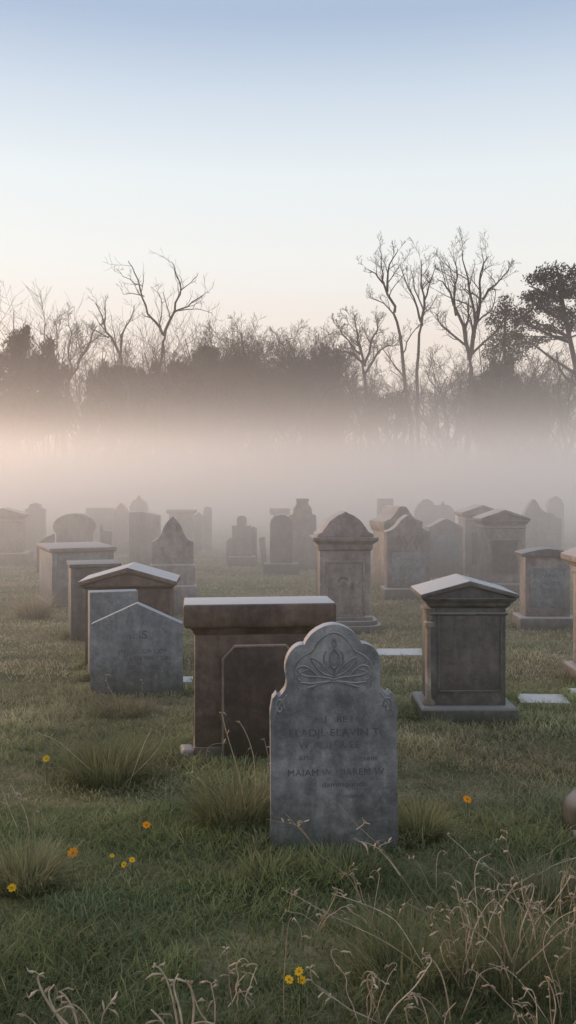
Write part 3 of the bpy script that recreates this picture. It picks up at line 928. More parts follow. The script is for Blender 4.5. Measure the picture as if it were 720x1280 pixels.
weed('straight dry weed arching up before the front headstone with a split pale head', 452, 1130,
     [[(452, 1130), (440, 1100), (415, 1078), (398, 1068), (385, 1045), (372, 1028), (352, 1026), (334, 1021)], [(398, 1068), (388, 1052), (378, 1040), (362, 1024), (356, 1016)],
      [(372, 1030), (380, 1024)]])
weed('dry weed with curled tips leaning left before the right half of the front headstone', 535, 1150,
     [[(535, 1150), (520, 1125), (500, 1095), (478, 1066), (460, 1050), (445, 1038), (432, 1022)], [(500, 1095), (484, 1074), (470, 1062), (490, 1056)],
      [(478, 1066), (462, 1056), (448, 1052)], [(445, 1038), (456, 1030), (452, 1020)]])
weed('long low dry weed sprawling leftwards across the lawn below the front headstone', 548, 1232,
     [[(548, 1232), (520, 1200), (480, 1170), (440, 1150), (400, 1128), (370, 1110), (355, 1100)], [(535, 1215), (505, 1165), (490, 1148), (455, 1135), (415, 1126)]])
weed('single upright dry weed with a hooked tip, below the front headstone', 356, 1290,
     [[(356, 1290), (354, 1240), (357, 1190), (361, 1142), (370, 1146), (377, 1156), (376, 1168)], [(361, 1142), (363, 1125), (368, 1116)]])
weed('short bent dry weed beside the hooked upright weed', 436, 1262,
     [[(436, 1262), (418, 1250), (402, 1240), (390, 1234), (388, 1218)]])
weed('curly pale dry weed at the bottom left corner', 105, 1300,
     [[(105, 1300), (70, 1270), (52, 1240), (45, 1222), (55, 1217)], [(100, 1300), (95, 1265), (84, 1242), (78, 1232)], [(118, 1300), (112, 1270), (96, 1246), (84, 1248)], [(60, 1300), (40, 1285), (22, 1278)], [(90, 1300), (66, 1262), (58, 1244), (66, 1236)], [(130, 1300), (124, 1278), (136, 1262)]], None, 1.6)
weed('curly pale dry weed at the bottom, left of centre', 235, 1305,
     [[(225, 1305), (218, 1262), (208, 1230), (196, 1218), (188, 1220)], [(238, 1305), (244, 1260), (240, 1230), (234, 1218)], [(250, 1305), (262, 1280), (250, 1262), (240, 1225)],
      [(220, 1300), (240, 1280), (262, 1272), (285, 1282)], [(265, 1305), (270, 1270), (262, 1240)], [(230, 1305), (226, 1270), (214, 1240), (222, 1226)], [(210, 1305), (206, 1280), (190, 1262)]], None, 1.6)
weed('forked dry weed at bottom right spreading wide pale arms', 640, 1265,
     [[(640, 1265), (640, 1200), (660, 1150), (690, 1130), (725, 1112)], [(640, 1230), (625, 1190), (600, 1165), (575, 1150)], [(645, 1215), (680, 1180), (700, 1160), (720, 1150)], [(640, 1200), (622, 1150), (640, 1110), (668, 1096)], [(668, 1138), (650, 1100), (636, 1060), (640, 1046)]])
weed('tangled dry weed rising above the bottom right corner', 700, 1280,
     [[(700, 1280), (702, 1230), (690, 1200), (712, 1180)], [(705, 1280), (690, 1215), (672, 1170), (690, 1135), (722, 1118)], [(690, 1280), (660, 1235), (640, 1215), (615, 1210)], [(715, 1280), (712, 1190), (722, 1120)]])
weed('tall thin dry weed with bent shoulders right of the front headstone', 600, 1195,
     [[(600, 1195), (598, 1140), (594, 1100), (600, 1080), (612, 1076)], [(605, 1195), (610, 1150), (622, 1120), (650, 1102), (666, 1100)], [(595, 1190), (580, 1160), (572, 1120), (566, 1090), (552, 1084)]])
weed('dry weed with drooping heads between two grass clumps at the bottom right', 560, 1285,
     [[(560, 1285), (540, 1250), (520, 1240), (505, 1246)], [(565, 1285), (558, 1230), (545, 1205), (530, 1200)], [(570, 1285), (590, 1240), (600, 1215), (630, 1208)], [(545, 1285), (530, 1262), (510, 1258)]])
weed('knot of short dry stems at the bottom edge right of centre', 540, 1310,
     [[(520, 1310), (505, 1260), (510, 1250)], [(540, 1310), (535, 1270), (524, 1248), (512, 1256)], [(555, 1310), (575, 1280), (598, 1266)], [(560, 1310), (552, 1262), (566, 1240)]])
weed('thin dry weed with small hooks in the middle of the right lawn', 545, 1120,
     [[(545, 1120), (546, 1085), (550, 1070), (560, 1072), (563, 1080)], [(550, 1120), (570, 1090), (590, 1078), (604, 1075)], [(540, 1120), (530, 1095), (520, 1078), (510, 1072)]])
weed('wispy dry weed standing at the left edge', 38, 1045,
     [[(38, 1045), (32, 1020), (20, 1000), (10, 985)], [(40, 1045), (38, 1025), (44, 1012)], [(26, 1045), (8, 1010), (-2, 990)]])
weed('pale wispy dry weed on the broad shaggy tussock', 140, 985,
     [[(140, 985), (100, 950), (70, 922), (48, 916)], [(150, 985), (196, 940), (208, 915), (200, 895)], [(140, 985), (118, 930), (96, 905), (80, 900)], [(160, 985), (175, 940), (188, 912)]])
weed('tall fine dry weed before the chamfered panel of the brown tomb', 310, 1035,
     [[(310, 1035), (300, 970), (285, 920), (278, 890)], [(318, 1035), (320, 960), (310, 925), (298, 905)], [(300, 1035), (270, 980), (256, 948), (262, 932), (284, 930)], [(305, 1035), (262, 985), (238, 968)], [(322, 1035), (338, 960), (330, 925)]])
weed('small dry weed in front of the blue grey gabled headstone', 150, 890,
     [[(150, 890), (142, 868), (134, 855), (132, 842)], [(152, 890), (178, 872), (176, 852)], [(146, 890), (122, 876), (110, 862), (107, 850)]])


def rand_weed(label, px, py, n, hgt, spread, seed):
    tr = random.Random(seed)
    stems = []
    for i in range(n):
        a = tr.gauss(0, 1) * spread
        h_ = hgt * tr.uniform(0.5, 1.1)
        x, y = px + tr.uniform(-0.35, 0.35) * spread, py
        st = [(x, y)]
        bend = tr.uniform(-0.3, 0.3)
        for k in range(1, 7):
            f = k / 6
            st.append((x + a * f + bend * hgt * f * f + tr.gauss(0, 3), y - h_ * (f - 0.22 * f * f * abs(a) / (abs(a) + hgt)) + tr.gauss(0, 2)))
        e = st[-1]; sg = tr.choice((-1, 1))
        if tr.random() < 0.7:
            st += [(e[0] + sg * 8, e[1] - 3), (e[0] + sg * 14, e[1] + tr.uniform(0, 10))]
        stems.append(st)
    return weed(label, px, py, stems)


rand_weed('sparse thin dry weed on the lawn between the front headstone and the rounded footstone', 645, 1105, 6, 60, 40, 1)
rand_weed('many stemmed brown dry weed at the right edge under the rounded footstone', 712, 1180, 9, 105, 45, 2)
rand_weed('many stemmed brown dry weed in the thick of the bottom right clump', 655, 1215, 10, 130, 50, 3)
rand_weed('many stemmed dry weed between the two bottom right grass clumps', 585, 1240, 9, 120, 50, 4)
rand_weed('low fine dry weed in front of the right half of the front headstone', 470, 1185, 7, 90, 50, 5)
rand_weed('fine dry weed at the bottom edge under the low grass clump right of centre', 470, 1290, 8, 95, 50, 6)
rand_weed('broken dry weed at the very bottom right corner of the grass', 690, 1330, 9, 120, 50, 7)
rand_weed('faint thin dry weed at the bottom centre left of the hooked weed', 300, 1270, 5, 70, 40, 8)
rand_weed('short dry weed in the grass just right of the hooked upright weed', 405, 1170, 5, 60, 35, 9)


# flowers
def flower(label, px, py, hpx, mat, size=0.022, face=0.6, nfl=1, group=None):
    """py: row of the bloom; hpx: height of the stem in pixels"""
    hpx = hpx * 1.5
    yb = py + hpx
    D = H * F / (yb - HZ); u = D / F
    cx = (px - 360) * u
    t = thing('wild_flower', label, 'flower', (cx, D, float(gz(cx, D))), 0, group)
    for k in range(nfl):
        ox, oy = (0, 0) if k == 0 else (rnd.uniform(-0.04, 0.04), rnd.uniform(-0.03, 0.03))
        hgt = hpx * u * (1 if k == 0 else rnd.uniform(0.7, 1.05))
        bm = bmesh.new()
        add_tube(bm, smooth_line([(0, 0, -0.01), (ox * 0.3 + 0.004, oy * 0.3, hgt * 0.4), (ox, oy, hgt)], 2), 0.0014, 5)
        obj('stem', bm, M['stem'], t)
        bm = bmesh.new()
        tilt = Matrix.Rotation(R(rnd.uniform(25, 60)), 4, Vector((1, rnd.uniform(-0.6, 0.6), 0.1)).normalized())
        base = Matrix.Translation((ox, oy, hgt)) @ tilt
        for q in range(9):
            a = 2 * math.pi * q / 9 + rnd.uniform(-0.1, 0.1)
            rows = []
            for s_, w_ in ((0.1, 0.25), (0.45, 0.5), (0.8, 0.45), (1.0, 0.15)):
                r_ = size * s_; up = size * 0.35 * s_ * (1.4 - s_)
                c_ = Vector((math.cos(a) * r_, math.sin(a) * r_, up)); sd = Vector((-math.sin(a), math.cos(a), 0)) * size * 0.5 * w_
                rows.append((bm.verts.new(base @ (c_ - sd)), bm.verts.new(base @ (c_ + sd))))
            for r0, r1 in zip(rows[:-1], rows[1:]):
                bm.faces.new((r0[0], r0[1], r1[1], r1[0]))
        bl = obj('bloom', bm, mat, t)
        bm = bmesh.new(); bmesh.ops.create_uvsphere(bm, u_segments=8, v_segments=6, radius=size * 0.28, matrix=base @ Matrix.Translation((0, 0, size * 0.1)) @ Matrix.Diagonal((1, 1, 0.6, 1)))
        obj('flower_centre', bm, M['eye'], bl)


flower('yellow flower beside the broad shaggy tussock, highest on the left', 58, 947, 20, M['petal'], 0.022)
flower('orange flower before the brown pedestal tomb, in the middle of the left lawn', 183, 1032, 18, M['petal2'], 0.020)
flower('bright orange flower right of the brownish tussock at lower left', 91, 1066, 22, M['petal2'], 0.024)
flower('tiny pale yellow flower between the orange flower and the yellow pair', 140, 1070, 14, M['petal'], 0.011)
flower('small yellow flower with a second head, lower left lawn', 165, 1075, 14, M['petal'], 0.014, nfl=2)
flower('yellow flower at the left edge, lowest of the left lawn', 15, 1108, 16, M['petal'], 0.019)
flower('single orange flower on the open lawn right of the front headstone', 584, 1000, 20, M['petal2'], 0.023)
flower('yellow flower with narrow petals at the bottom centre among dry weeds', 374, 1217, 40, M['petal'], 0.015, nfl=3)
flower('tiny orange speck of a flower at the foot of the chest tomb', 60, 756, 8, M['petal2'], 0.022)  # small glint made as a flower mesh, not a real bloom


# ------------------------------------------------------------------ trees
class TreeBuf:
    def __init__(self):
        self.v = []; self.f = []; self.n = 0

    def tube(self, pts, rad, sides):
        k = len(pts)
        P = np.array(pts); r = np.array(rad)
        d = np.empty_like(P); d[1:-1] = P[2:] - P[:-2]; d[0] = P[1] - P[0]; d[-1] = P[-1] - P[-2]
        d /= np.linalg.norm(d, axis=1)[:, None] + 1e-9
        ref = np.array([0.37, 0.88, 0.29])
        a = np.cross(d, ref); a /= np.linalg.norm(a, axis=1)[:, None] + 1e-9
        b = np.cross(d, a)
        th = np.arange(sides) * 2 * np.pi / sides
        ring = P[:, None, :] + (a[:, None, :] * np.cos(th)[None, :, None] + b[:, None, :] * np.sin(th)[None, :, None]) * r[:, None, None]
        self.v.append(ring.reshape(-1, 3))
        i = np.arange(k - 1)[:, None] * sides + self.n
        j = np.arange(sides)[None, :]
        j2 = (j + 1) % sides
        self.f.append(np.stack([i + j, i + j2, i + sides + j2, i + sides + j], -1).reshape(-1, 4))
        self.n += k * sides

    def build(self, name, mat, parent):
        if not self.v:
            return None
        v = np.concatenate(self.v); f = np.concatenate(self.f)
        me = bpy.data.meshes.new(name)
        me.vertices.add(len(v)); me.vertices.foreach_set('co', v.ravel())
        me.loops.add(f.size); me.loops.foreach_set('vertex_index', f.ravel().astype(np.int32))
        me.polygons.add(len(f)); me.polygons.foreach_set('loop_start', (np.arange(len(f)) * 4).astype(np.int32))
        me.polygons.foreach_set('use_smooth', np.ones(len(f), bool))
        me.update(calc_edges=True)
        return link_mesh(name, me, mat, parent)


def grow(tb, cb, p, d, length, r, level, maxlev, tr, up=0.12, wander=0.22, dens=1.0):
    """one branch: wander along d, then side branches; level 0 is the trunk"""
    n = max(4, int(6 - level))
    if level <= 1:
        n = 8
    pts = [np.array(p, float)]; dirs = []
    d = np.array(d, float); d /= np.linalg.norm(d)
    st = length / n
    for i in range(n):
        d = d + np.array([tr.gauss(0, wander), tr.gauss(0, wander), tr.gauss(0, wander * 0.6) + up * (1 if level else 0.3)])
        d /= np.linalg.norm(d)
        pts.append(pts[-1] + d * st); dirs.append(d.copy())
    rad = [max(0.007, r * (1 - 0.72 * i / n)) for i in range(n + 1)]
    if level >= maxlev:
        rad[-1] = 0.006
    (tb if level < 2 else cb).tube(pts, rad, 6 if level < 2 else (4 if level == 2 else 3))
    if level >= maxlev:
        return
    sprout(tb, cb, pts, rad, length, level, maxlev, tr, up, wander, dens, 0.30 if level == 0 else 0.2)


def sprout(tb, cb, pts, rad, length, level, maxlev, tr, up, wander, dens, start):
    n = len(pts) - 1
    kids = int({0: 9, 1: 8, 2: 7, 3: 5}.get(level, 4) * dens * tr.uniform(0.85, 1.2))
    for k in range(kids):
        s = start + (1 - start) * (k + tr.random()) / kids
        i = min(n - 1, int(s * n)); fr = s * n - i
        q = pts[i] * (1 - fr) + pts[i + 1] * fr
        dd = pts[i + 1] - pts[i]; dd = dd / (np.linalg.norm(dd) + 1e-9)
        side = np.array([tr.gauss(0, 1), tr.gauss(0, 1), tr.gauss(0, 0.6)])
        side -= dd * side.dot(dd); side /= np.linalg.norm(side) + 1e-9
        an = tr.uniform(0.6, 1.2)
        nd = dd * math.cos(an) + side * math.sin(an) + np.array([0, 0, 0.15])
        ll = length * tr.uniform(0.34, 0.58) * (1.15 - 0.55 * s)
        grow(tb, cb, q, nd, ll, max(0.009, (rad[i] * (1 - fr) + rad[i + 1] * fr) * tr.uniform(0.45, 0.65)), level + 1, maxlev, tr, up, wander, dens)


def leaf_cloud(name, mat, parent, blobs, n, size, tr, flat=0.7):
    """leaf clumps: many small faces through the crown's volume; blobs (x, y, z, rx, ry, rz)"""
    vol = np.array([b[3] * b[4] * b[5] for b in blobs]) ** 0.75; vol /= vol.sum()
    bi = rng.choice(len(blobs), n, p=vol)
    B = np.array(blobs)[bi]
    dv = rng.normal(0, 1, (n, 3)); dv /= np.linalg.norm(dv, axis=1)[:, None]
    rr = rng.random(n) ** 0.45 * (1 + rng.normal(0, 0.13, n))
    c = B[:, :3] + dv * B[:, 3:] * rr[:, None]
    # drop leaves by coarse noise so the crown has gaps
    keep = (vnoise(c[:, 0] * 1.3 + c[:, 1], c[:, 2] * 1.3, 0.9, 4) + rng.random(n) * 0.5) > 0.42
    c = c[keep]; n = len(c)
    a = rng.normal(0, 1, (n, 3)); a /= np.linalg.norm(a, axis=1)[:, None]
    b = np.cross(a, rng.normal(0, 1, (n, 3))); b /= np.linalg.norm(b, axis=1)[:, None]
    s = size * rng.uniform(0.5, 1.4, n)[:, None]
    v = np.stack([c - a * s, c + b * s * 0.45, c + a * s, c - b * s * 0.45], 1).reshape(-1, 3)
    me = bpy.data.meshes.new(name)
    me.vertices.add(len(v)); me.vertices.foreach_set('co', v.ravel())
    me.loops.add(n * 4); me.loops.foreach_set('vertex_index', np.arange(n * 4, dtype=np.int32))
    me.polygons.add(n); me.polygons.foreach_set('loop_start', (np.arange(n) * 4).astype(np.int32))
    me.update(calc_edges=True)
    return link_mesh(name, me, mat, parent)


def px3(x, y, D, x0):
    return np.array([(x - 360) * D / F - x0, 0.0, H + (HZ - y) * D / F])


def hero(name, label, D, limbs, r0, seed, dens=1.0, maxlev=4, group=None):
    """bare tree whose main limbs follow the photo; limbs: (points, relative radius at start, depth swing)"""
    tr = random.Random(seed)
    x0 = (limbs[0][0][0][0] - 360) * D / F
    t = thing(name, label, 'tree', (x0, D, float(gz(x0, D)) - 0.1), 0, group)
    tb, cb = TreeBuf(), TreeBuf()
    for j, (pp, rr, sw) in enumerate(limbs):
        pts = [px3(x, y, D, x0) for x, y in pp]
        if j == 0:
            pts = [np.array([pts[0][0] * 0.5, 0, -0.2])] + pts
        pts = [np.array(q) for q in smooth_line([tuple(q) for q in pts], 1)]
        n = len(pts) - 1
        for i, q in enumerate(pts):
            q[1] += sw * (i / n) ** 1.3 + tr.gauss(0, 0.04)
            if 0 < i:
                q[0] += tr.gauss(0, 0.05); q[2] += tr.gauss(0, 0.04)
        end = 0.35 if j == 0 else 0.16
        rad = [max(0.014, r0 * rr * (1 - (1 - end) * i / n)) for i in range(n + 1)]
        tb.tube(pts, rad, 7)
        ln_ = sum(np.linalg.norm(pts[i + 1] - pts[i]) for i in range(n))
        if j:
            sprout(tb, cb, pts, rad, min(ln_, 5.0), 1, maxlev, tr, 0.10, 0.24, dens, 0.15)
    tb.build('trunk', M['bark'], t); cb.build('crown', M['twig'], t)


def auto_tree(name, label, px, D, top, lean, seed, r=0.2, maxlev=4, dens=1.0, fork=3, group=None, spread=0.62):
    tr = random.Random(seed)
    x0 = (px - 360) * D / F
    hgt = H + (HZ - top) * D / F
    t = thing(name, label, 'tree', (x0, D, float(gz(x0, D)) - 0.1), 0, group)
    tb, cb = TreeBuf(), TreeBuf()
    th = hgt * tr.uniform(0.30, 0.42)
    pts = [np.array([0, 0, -0.2])]
    d = np.array([lean, tr.uniform(-0.1, 0.1), 1.0])
    for i in range(5):
        d = d + np.array([tr.gauss(0, 0.08), tr.gauss(0, 0.08), 0]); dn = d / np.linalg.norm(d)
        pts.append(pts[-1] + dn * th / 5)
    tb.tube(pts, [r * (1.25 if i == 0 else 1 - 0.07 * i) for i in range(6)], 7)
    a0 = tr.uniform(0, 6)
    for k in range(fork):
        a = a0 + k * 2 * math.pi / fork + tr.uniform(-0.4, 0.4)
        dd = np.array([math.cos(a) * spread, math.sin(a) * spread, 1.0])
        grow(tb, cb, pts[-1 - (k % 2)], dd, (hgt - th) * tr.uniform(0.72, 0.95), r * 0.62, 1, maxlev, tr, 0.055, 0.19, dens)
    tb.build('trunk', M['bark'], t); cb.build('crown', M['twig'], t)


def evergreen(name, label, D, trunkpx, blobs, n, size, seed, r=0.2, group=None, limbs=()):
    """blobs in photo pixels: (x, y, rx, ry)"""
    tr = random.Random(seed)
    u = D / F
    x0 = (trunkpx[0][0] - 360) * u
    t = thing(name, label, 'tree', (x0, D, float(gz(x0, D)) - 0.1), 0, group)
    tb = TreeBuf()
    pts = [np.array([0, 0, -0.2])] + [px3(x, y, D, x0) for x, y in trunkpx]
    tb.tube(pts, [max(0.03, r * (1.15 - 0.8 * i / len(pts))) for i in range(len(pts))], 7)
    for lp in limbs:
        q = [np.array(w) for w in smooth_line([tuple(px3(x, y, D, x0)) for x, y in lp], 2)]
        sw = tr.uniform(-1.5, 1.5)
        for i, w in enumerate(q):
            w[1] += sw * i / len(q)
        tb.tube(q, [max(0.03, r * 0.55 * (1 - 0.75 * i / len(q))) for i in range(len(q))], 6)
    B = []
    for (x, y, rx, ry) in blobs:
        c = px3(x, y, D, x0)
        B.append((c[0], tr.uniform(-0.6, 0.6) * rx * u, c[2], rx * u, rx * u * 0.8, ry * u))
        # branch into the clump
        j = min(range(len(pts)), key=lambda k: abs(pts[k][2] - (c[2] - rx * u * 0.3)))
        e = np.array([B[-1][0], B[-1][1], B[-1][2]])
        mid = (pts[j] + e) / 2 + np.array([0, 0, tr.uniform(-0.2, 0.3)])
        tb.tube([pts[j], mid, e], [r * 0.3, r * 0.2, 0.03], 5)
    tb.build('trunk', M['bark'], t)
    leaf_cloud('crown', M['needle'], t, B, n, size, tr)


# heroes
hero('bare_tree', 'tall bare tree with a wide V of black limbs standing above the dark thicket', 58,
     [([(197, 545), (199, 490), (202, 447), (206, 417)], 1.0, 0),
      ([(206, 417), (197, 402), (187, 395), (182, 375), (177, 355), (170, 337), (162, 325)], 0.55, -0.8),
      ([(206, 417), (212, 400), (220, 380), (225, 360), (222, 345), (212, 322)], 0.6, 0.5),
      ([(218, 388), (235, 377), (250, 365), (260, 357)], 0.32, 1.2),
      ([(221, 386), (240, 384), (252, 386), (268, 395)], 0.24, -1.0),
      ([(201, 406), (202, 390), (201, 372), (195, 360), (186, 352)], 0.24, 0.8),
      ([(180, 368), (168, 364), (155, 364), (148, 358)], 0.22, 0.4),
      ([(178, 356), (166, 350), (152, 342), (148, 336)], 0.2, -0.6),
      ([(225, 362), (236, 352), (246, 346)], 0.22, -0.5)], 0.17, 3, 0.62, 3)
hero('bare_tree', 'slim bare tree leaning left, left of the wide V shaped bare tree', 56,
     [([(164, 540), (162, 515), (160, 485), (150, 445)], 1.0, 0),
      ([(150, 445), (140, 425), (132, 408), (126, 395), (117, 375)], 0.6, 0.6),
      ([(150, 443), (152, 420), (160, 402), (172, 382)], 0.45, -0.8),
      ([(136, 420), (124, 412), (112, 408)], 0.3, -0.5),
      ([(128, 402), (132, 388), (130, 370)], 0.28, 0.4)], 0.17, 5, 0.8, 3)
hero('bare_tree', 'crooked bare tree bending right beside the black evergreen', 57,
     [([(79, 540), (80, 505), (83, 478), (98, 452)], 1.0, 0),
      ([(98, 452), (106, 436), (111, 418), (118, 404)], 0.65, 0.5),
      ([(90, 465), (88, 440), (92, 420), (88, 402)], 0.45, -0.7)], 0.16, 8, 1.1)
hero('bare_tree', 'tallest bare tree, a slender trunk curving up to the left, right of centre', 58,
     [([(516, 545), (514, 520), (507, 490), (502, 430), (493, 388)], 1.0, 0),
      ([(493, 388), (483, 358), (470, 342), (456, 336)], 0.5, -0.6),
      ([(484, 362), (485, 342), (490, 322), (500, 305)], 0.45, 0.5),
      ([(480, 352), (477, 335), (478, 318), (474, 303)], 0.32, 0.2),
      ([(495, 395), (484, 378), (472, 368), (460, 366)], 0.3, 0.9),
      ([(503, 440), (510, 420), (522, 405), (530, 392)], 0.25, -0.8),
      ([(505, 470), (492, 452), (480, 435), (476, 425)], 0.3, 0.9)], 0.19, 11, 0.8)
hero('bare_tree', 'bare tree with a straight pale trunk and upswept fork, next to the tallest bare tree', 59,
     [([(523, 545), (521, 500), (521, 450), (527, 405)], 1.0, 0),
      ([(527, 405), (531, 372), (526, 345), (528, 322)], 0.55, 0.5),
      ([(526, 400), (518, 378), (506, 352), (497, 330)], 0.45, -0.7),
      ([(531, 372), (540, 345), (547, 320)], 0.35, 0.8),
      ([(530, 385), (520, 365), (514, 340), (516, 326)], 0.3, 0.7)], 0.18, 13, 0.8)
hero('bare_tree', 'stout bare tree with many upright limbs, right of the two tall bare trees', 57,
     [([(585, 545), (586, 500), (587, 448)], 1.0, 0),
      ([(587, 448), (580, 415), (566, 382), (560, 362), (546, 350)], 0.55, -0.8),
      ([(587, 445), (597, 402), (602, 370), (600, 345), (614, 315)], 0.6, 0.7),
      ([(592, 420), (594, 395), (586, 352), (580, 312)], 0.5, 0.2),
      ([(603, 372), (614, 358), (625, 348), (632, 335)], 0.35, -0.9),
      ([(570, 392), (568, 362), (574, 335), (572, 318)], 0.35, 0.8),
      ([(584, 430), (566, 415), (552, 400), (548, 385)], 0.35, 1.2),
      ([(590, 440), (612, 420), (626, 402), (632, 385)], 0.35, -1.0)], 0.25, 17, 0.95)
hero('bare_tree', 'spreading bare tree with low arching limbs, left of the tallest bare tree', 60,
     [([(461, 545), (459, 500), (454, 455)], 1.0, 0),
      ([(454, 455), (444, 440), (430, 434), (420, 438)], 0.5, 0.8),
      ([(454, 452), (448, 430), (446, 412), (440, 396)], 0.5, -0.6),
      ([(455, 455), (464, 432), (470, 412), (474, 396)], 0.5, 0.6),
      ([(456, 465), (470, 440), (482, 430), (490, 434)], 0.45, -0.9),
      ([(450, 440), (432, 418), (424, 405)], 0.35, 1.0)], 0.20, 19, 1.25)
hero('bare_tree', 'thin bare tree leaning left among the hazy trunks of the centre', 60,
     [([(452, 545), (448, 515), (436, 480), (424, 460), (415, 450)], 1.0, 0),
      ([(424, 460), (416, 440), (418, 425)], 0.5, 0.4), ([(436, 480), (430, 460), (436, 446)], 0.5, -0.4)], 0.12, 23, 1.0)
# several centre trees with upright crowns
for i, (px, D, top, lean, r, lab) in enumerate((
        (326, 59, 398, 0.02, 0.16, 'upright bare tree at the right end of the dark thicket'),
        (353, 57, 386, 0.0, 0.19, 'bushy bare tree with dense twigs, tallest of the centre clump'),
        (368, 61, 392, 0.10, 0.16, 'bare tree leaning right in the centre clump'),
        (384, 58, 396, 0.03, 0.15, 'slim bare tree at the right end of the centre clump'),
        (314, 61, 396, 0.03, 0.15, 'full crowned bare tree just left of the upright one at the end of the thicket'),
        (340, 62, 392, -0.03, 0.16, 'full crowned hazy bare tree left of the bushiest centre tree'),
        (376, 60, 390, -0.02, 0.16, 'full crowned bare tree between the right leaning and the slim centre trees'),
        (394, 60, 398, 0.04, 0.15, 'full crowned bare tree at the right of the slim centre tree'),
        (403, 62, 408, -0.02, 0.13, 'short hazy bare tree between the centre clump and the spreading tree'),
        (478, 62, 425, 0.05, 0.14, 'short bare tree under the tallest bare tree'),
        (302, 60, 396, -0.02, 0.15, 'twiggy bare tree rising from the right part of the dark thicket'),
        (278, 62, 404, 0.05, 0.15, 'small bare tree rising from the middle of the dark thicket'),
        (8, 57, 388, 0.0, 0.18, 'bare tree cut off by the left edge'),
        (100, 62, 410, -0.03, 0.13, 'hazy bare tree behind the crooked one'),
        (238, 63, 440, 0.02, 0.13, 'low twiggy tree in the dark thicket behind the V shaped tree'),
        (548, 62, 430, 0.05, 0.14, 'short bare tree between the straight forked tree and the stout one'),
        (656, 58, 440, 0.02, 0.13, 'small crooked bare tree under the big spreading pine'),
        (638, 60, 425, 0.0, 0.15, 'bare tree left of the small crooked tree, under the pine'),
        (612, 62, 420, -0.05, 0.14, 'hazy bare tree just right of the stout many limbed tree'),
        (700, 57, 420, 0.02, 0.15, 'thin dark bare tree near the right edge under the pine'))):
    auto_tree('bare_tree', lab, px, D, top, lean, 100 + i, r, 4, 1.5 if 290 < px < 415 else 1.25, 4)

# evergreens
def thicket_tree(name, label, px, D, top, wpx, seed, n=8000, bottom=545, leaf=0.135, stems=7):
    tr = random.Random(seed)
    u = D / F
    x0 = (px - 360) * u
    t = thing(name, label, 'tree', (x0, D, float(gz(x0, D)) - 0.1))
    tb, cb = TreeBuf(), TreeBuf()
    hgt = H + (HZ - top) * u
    for k in range(stems):
        a = tr.uniform(0, 6.28)
        q = np.array([tr.uniform(-0.35, 0.35) * wpx * u, tr.uniform(-0.5, 0.5), -0.2])
        grow(tb, cb, q, (q[0] * 0.12 + 0.12 * math.cos(a), 0.15 * math.sin(a), 1.0), hgt * tr.uniform(0.85, 1.12), 0.085, 1, 3, tr, 0.10, 0.10, 1.2)
    tb.build('trunk', M['bark'], t); cb.build('branches', M['twig'], t)
    B = []
    n = int(n * 1.7)
    for k in range(38):
        f = tr.random() ** 0.85
        y = top + tr.uniform(2, 22) + (bottom - top - 20) * f
        x = px + tr.uniform(-0.5, 0.5) * wpx * (0.75 + 0.4 * min(1, f * 3))
        r_ = tr.uniform(0.07, 0.20) * wpx
        c = px3(x, y, D, x0)
        B.append((c[0], tr.uniform(-0.5, 0.5) * wpx * u, c[2], r_ * u, r_ * u, r_ * u * tr.uniform(1.0, 1.9)))
    vol = np.array([b[3] ** 2 for b in B]); vol /= vol.sum()
    bi = rng.choice(len(B), n, p=vol); Bb = np.array(B)[bi]
    dv = rng.normal(0, 1, (n, 3)) * 0.52
    c = Bb[:, :3] + dv * Bb[:, 3:]
    keep = c[:, 2] > 0
    c = c[keep]; n = len(c)
    a = rng.normal(0, 0.75, (n, 3)); a[:, 2] = np.abs(a[:, 2]) + 0.7; a /= np.linalg.norm(a, axis=1)[:, None]
    b = np.cross(a, rng.normal(0, 1, (n, 3))); b /= np.linalg.norm(b, axis=1)[:, None]
    s_ = leaf * rng.uniform(0.4, 1.5, n)[:, None]
    v = np.stack([c - a * s_, c + b * s_ * 0.28, c + a * s_, c - b * s_ * 0.28], 1).reshape(-1, 3)
    me = bpy.data.meshes.new('crown')
    me.vertices.add(len(v)); me.vertices.foreach_set('co', v.ravel())
    me.loops.add(n * 4); me.loops.foreach_set('vertex_index', np.arange(n * 4, dtype=np.int32))
    me.polygons.add(n); me.polygons.foreach_set('loop_start', (np.arange(n) * 4).astype(np.int32))
    me.update(calc_edges=True)
    link_mesh('crown', me, M['needle'], t)


for i, (px, top, wd_, n_, lab) in enumerate((
        (47, 403, 60, 20000, 'dense black square headed evergreen at left, standing clear of the thicket'),
        (128, 455, 42, 5200, 'dark shrubby tree in the thicket under the slim leaning tree'),
        (166, 436, 40, 8500, 'dark bushy tree in the thicket directly left of the V shaped tree'),
        (196, 440, 36, 7500, 'dark bushy tree behind the foot of the V shaped tree'),
        (226, 438, 40, 8500, 'dark bushy tree in the thicket directly right of the V shaped tree'),
        (258, 432, 44, 9000, 'dark bushy tree in the middle of the thicket'),
        (290, 436, 42, 8000, 'dark bushy tree at the right end of the thicket'),
        (323, 462, 34, 3000, 'thin hazy bush beyond the right end of the thicket'),
        (400, 478, 44, 2600, 'low hazy bush between the centre clump and the spreading tree'),
        (480, 488, 46, 2400, 'low hazy bush under the tallest bare tree'),
        (620, 440, 50, 6500, 'hazy bush right of the foot of the stout many limbed tree'),
        (668, 480, 50, 2600, 'low hazy bush under the spreading pine'),
        (2, 440, 36, 5000, 'dark bush cut off by the left edge'))):
    thicket_tree('evergreen_tree' if i == 0 else 'bushy_tree', lab, px, 59 + (i % 3), top, wd_, 500 + i, n_)
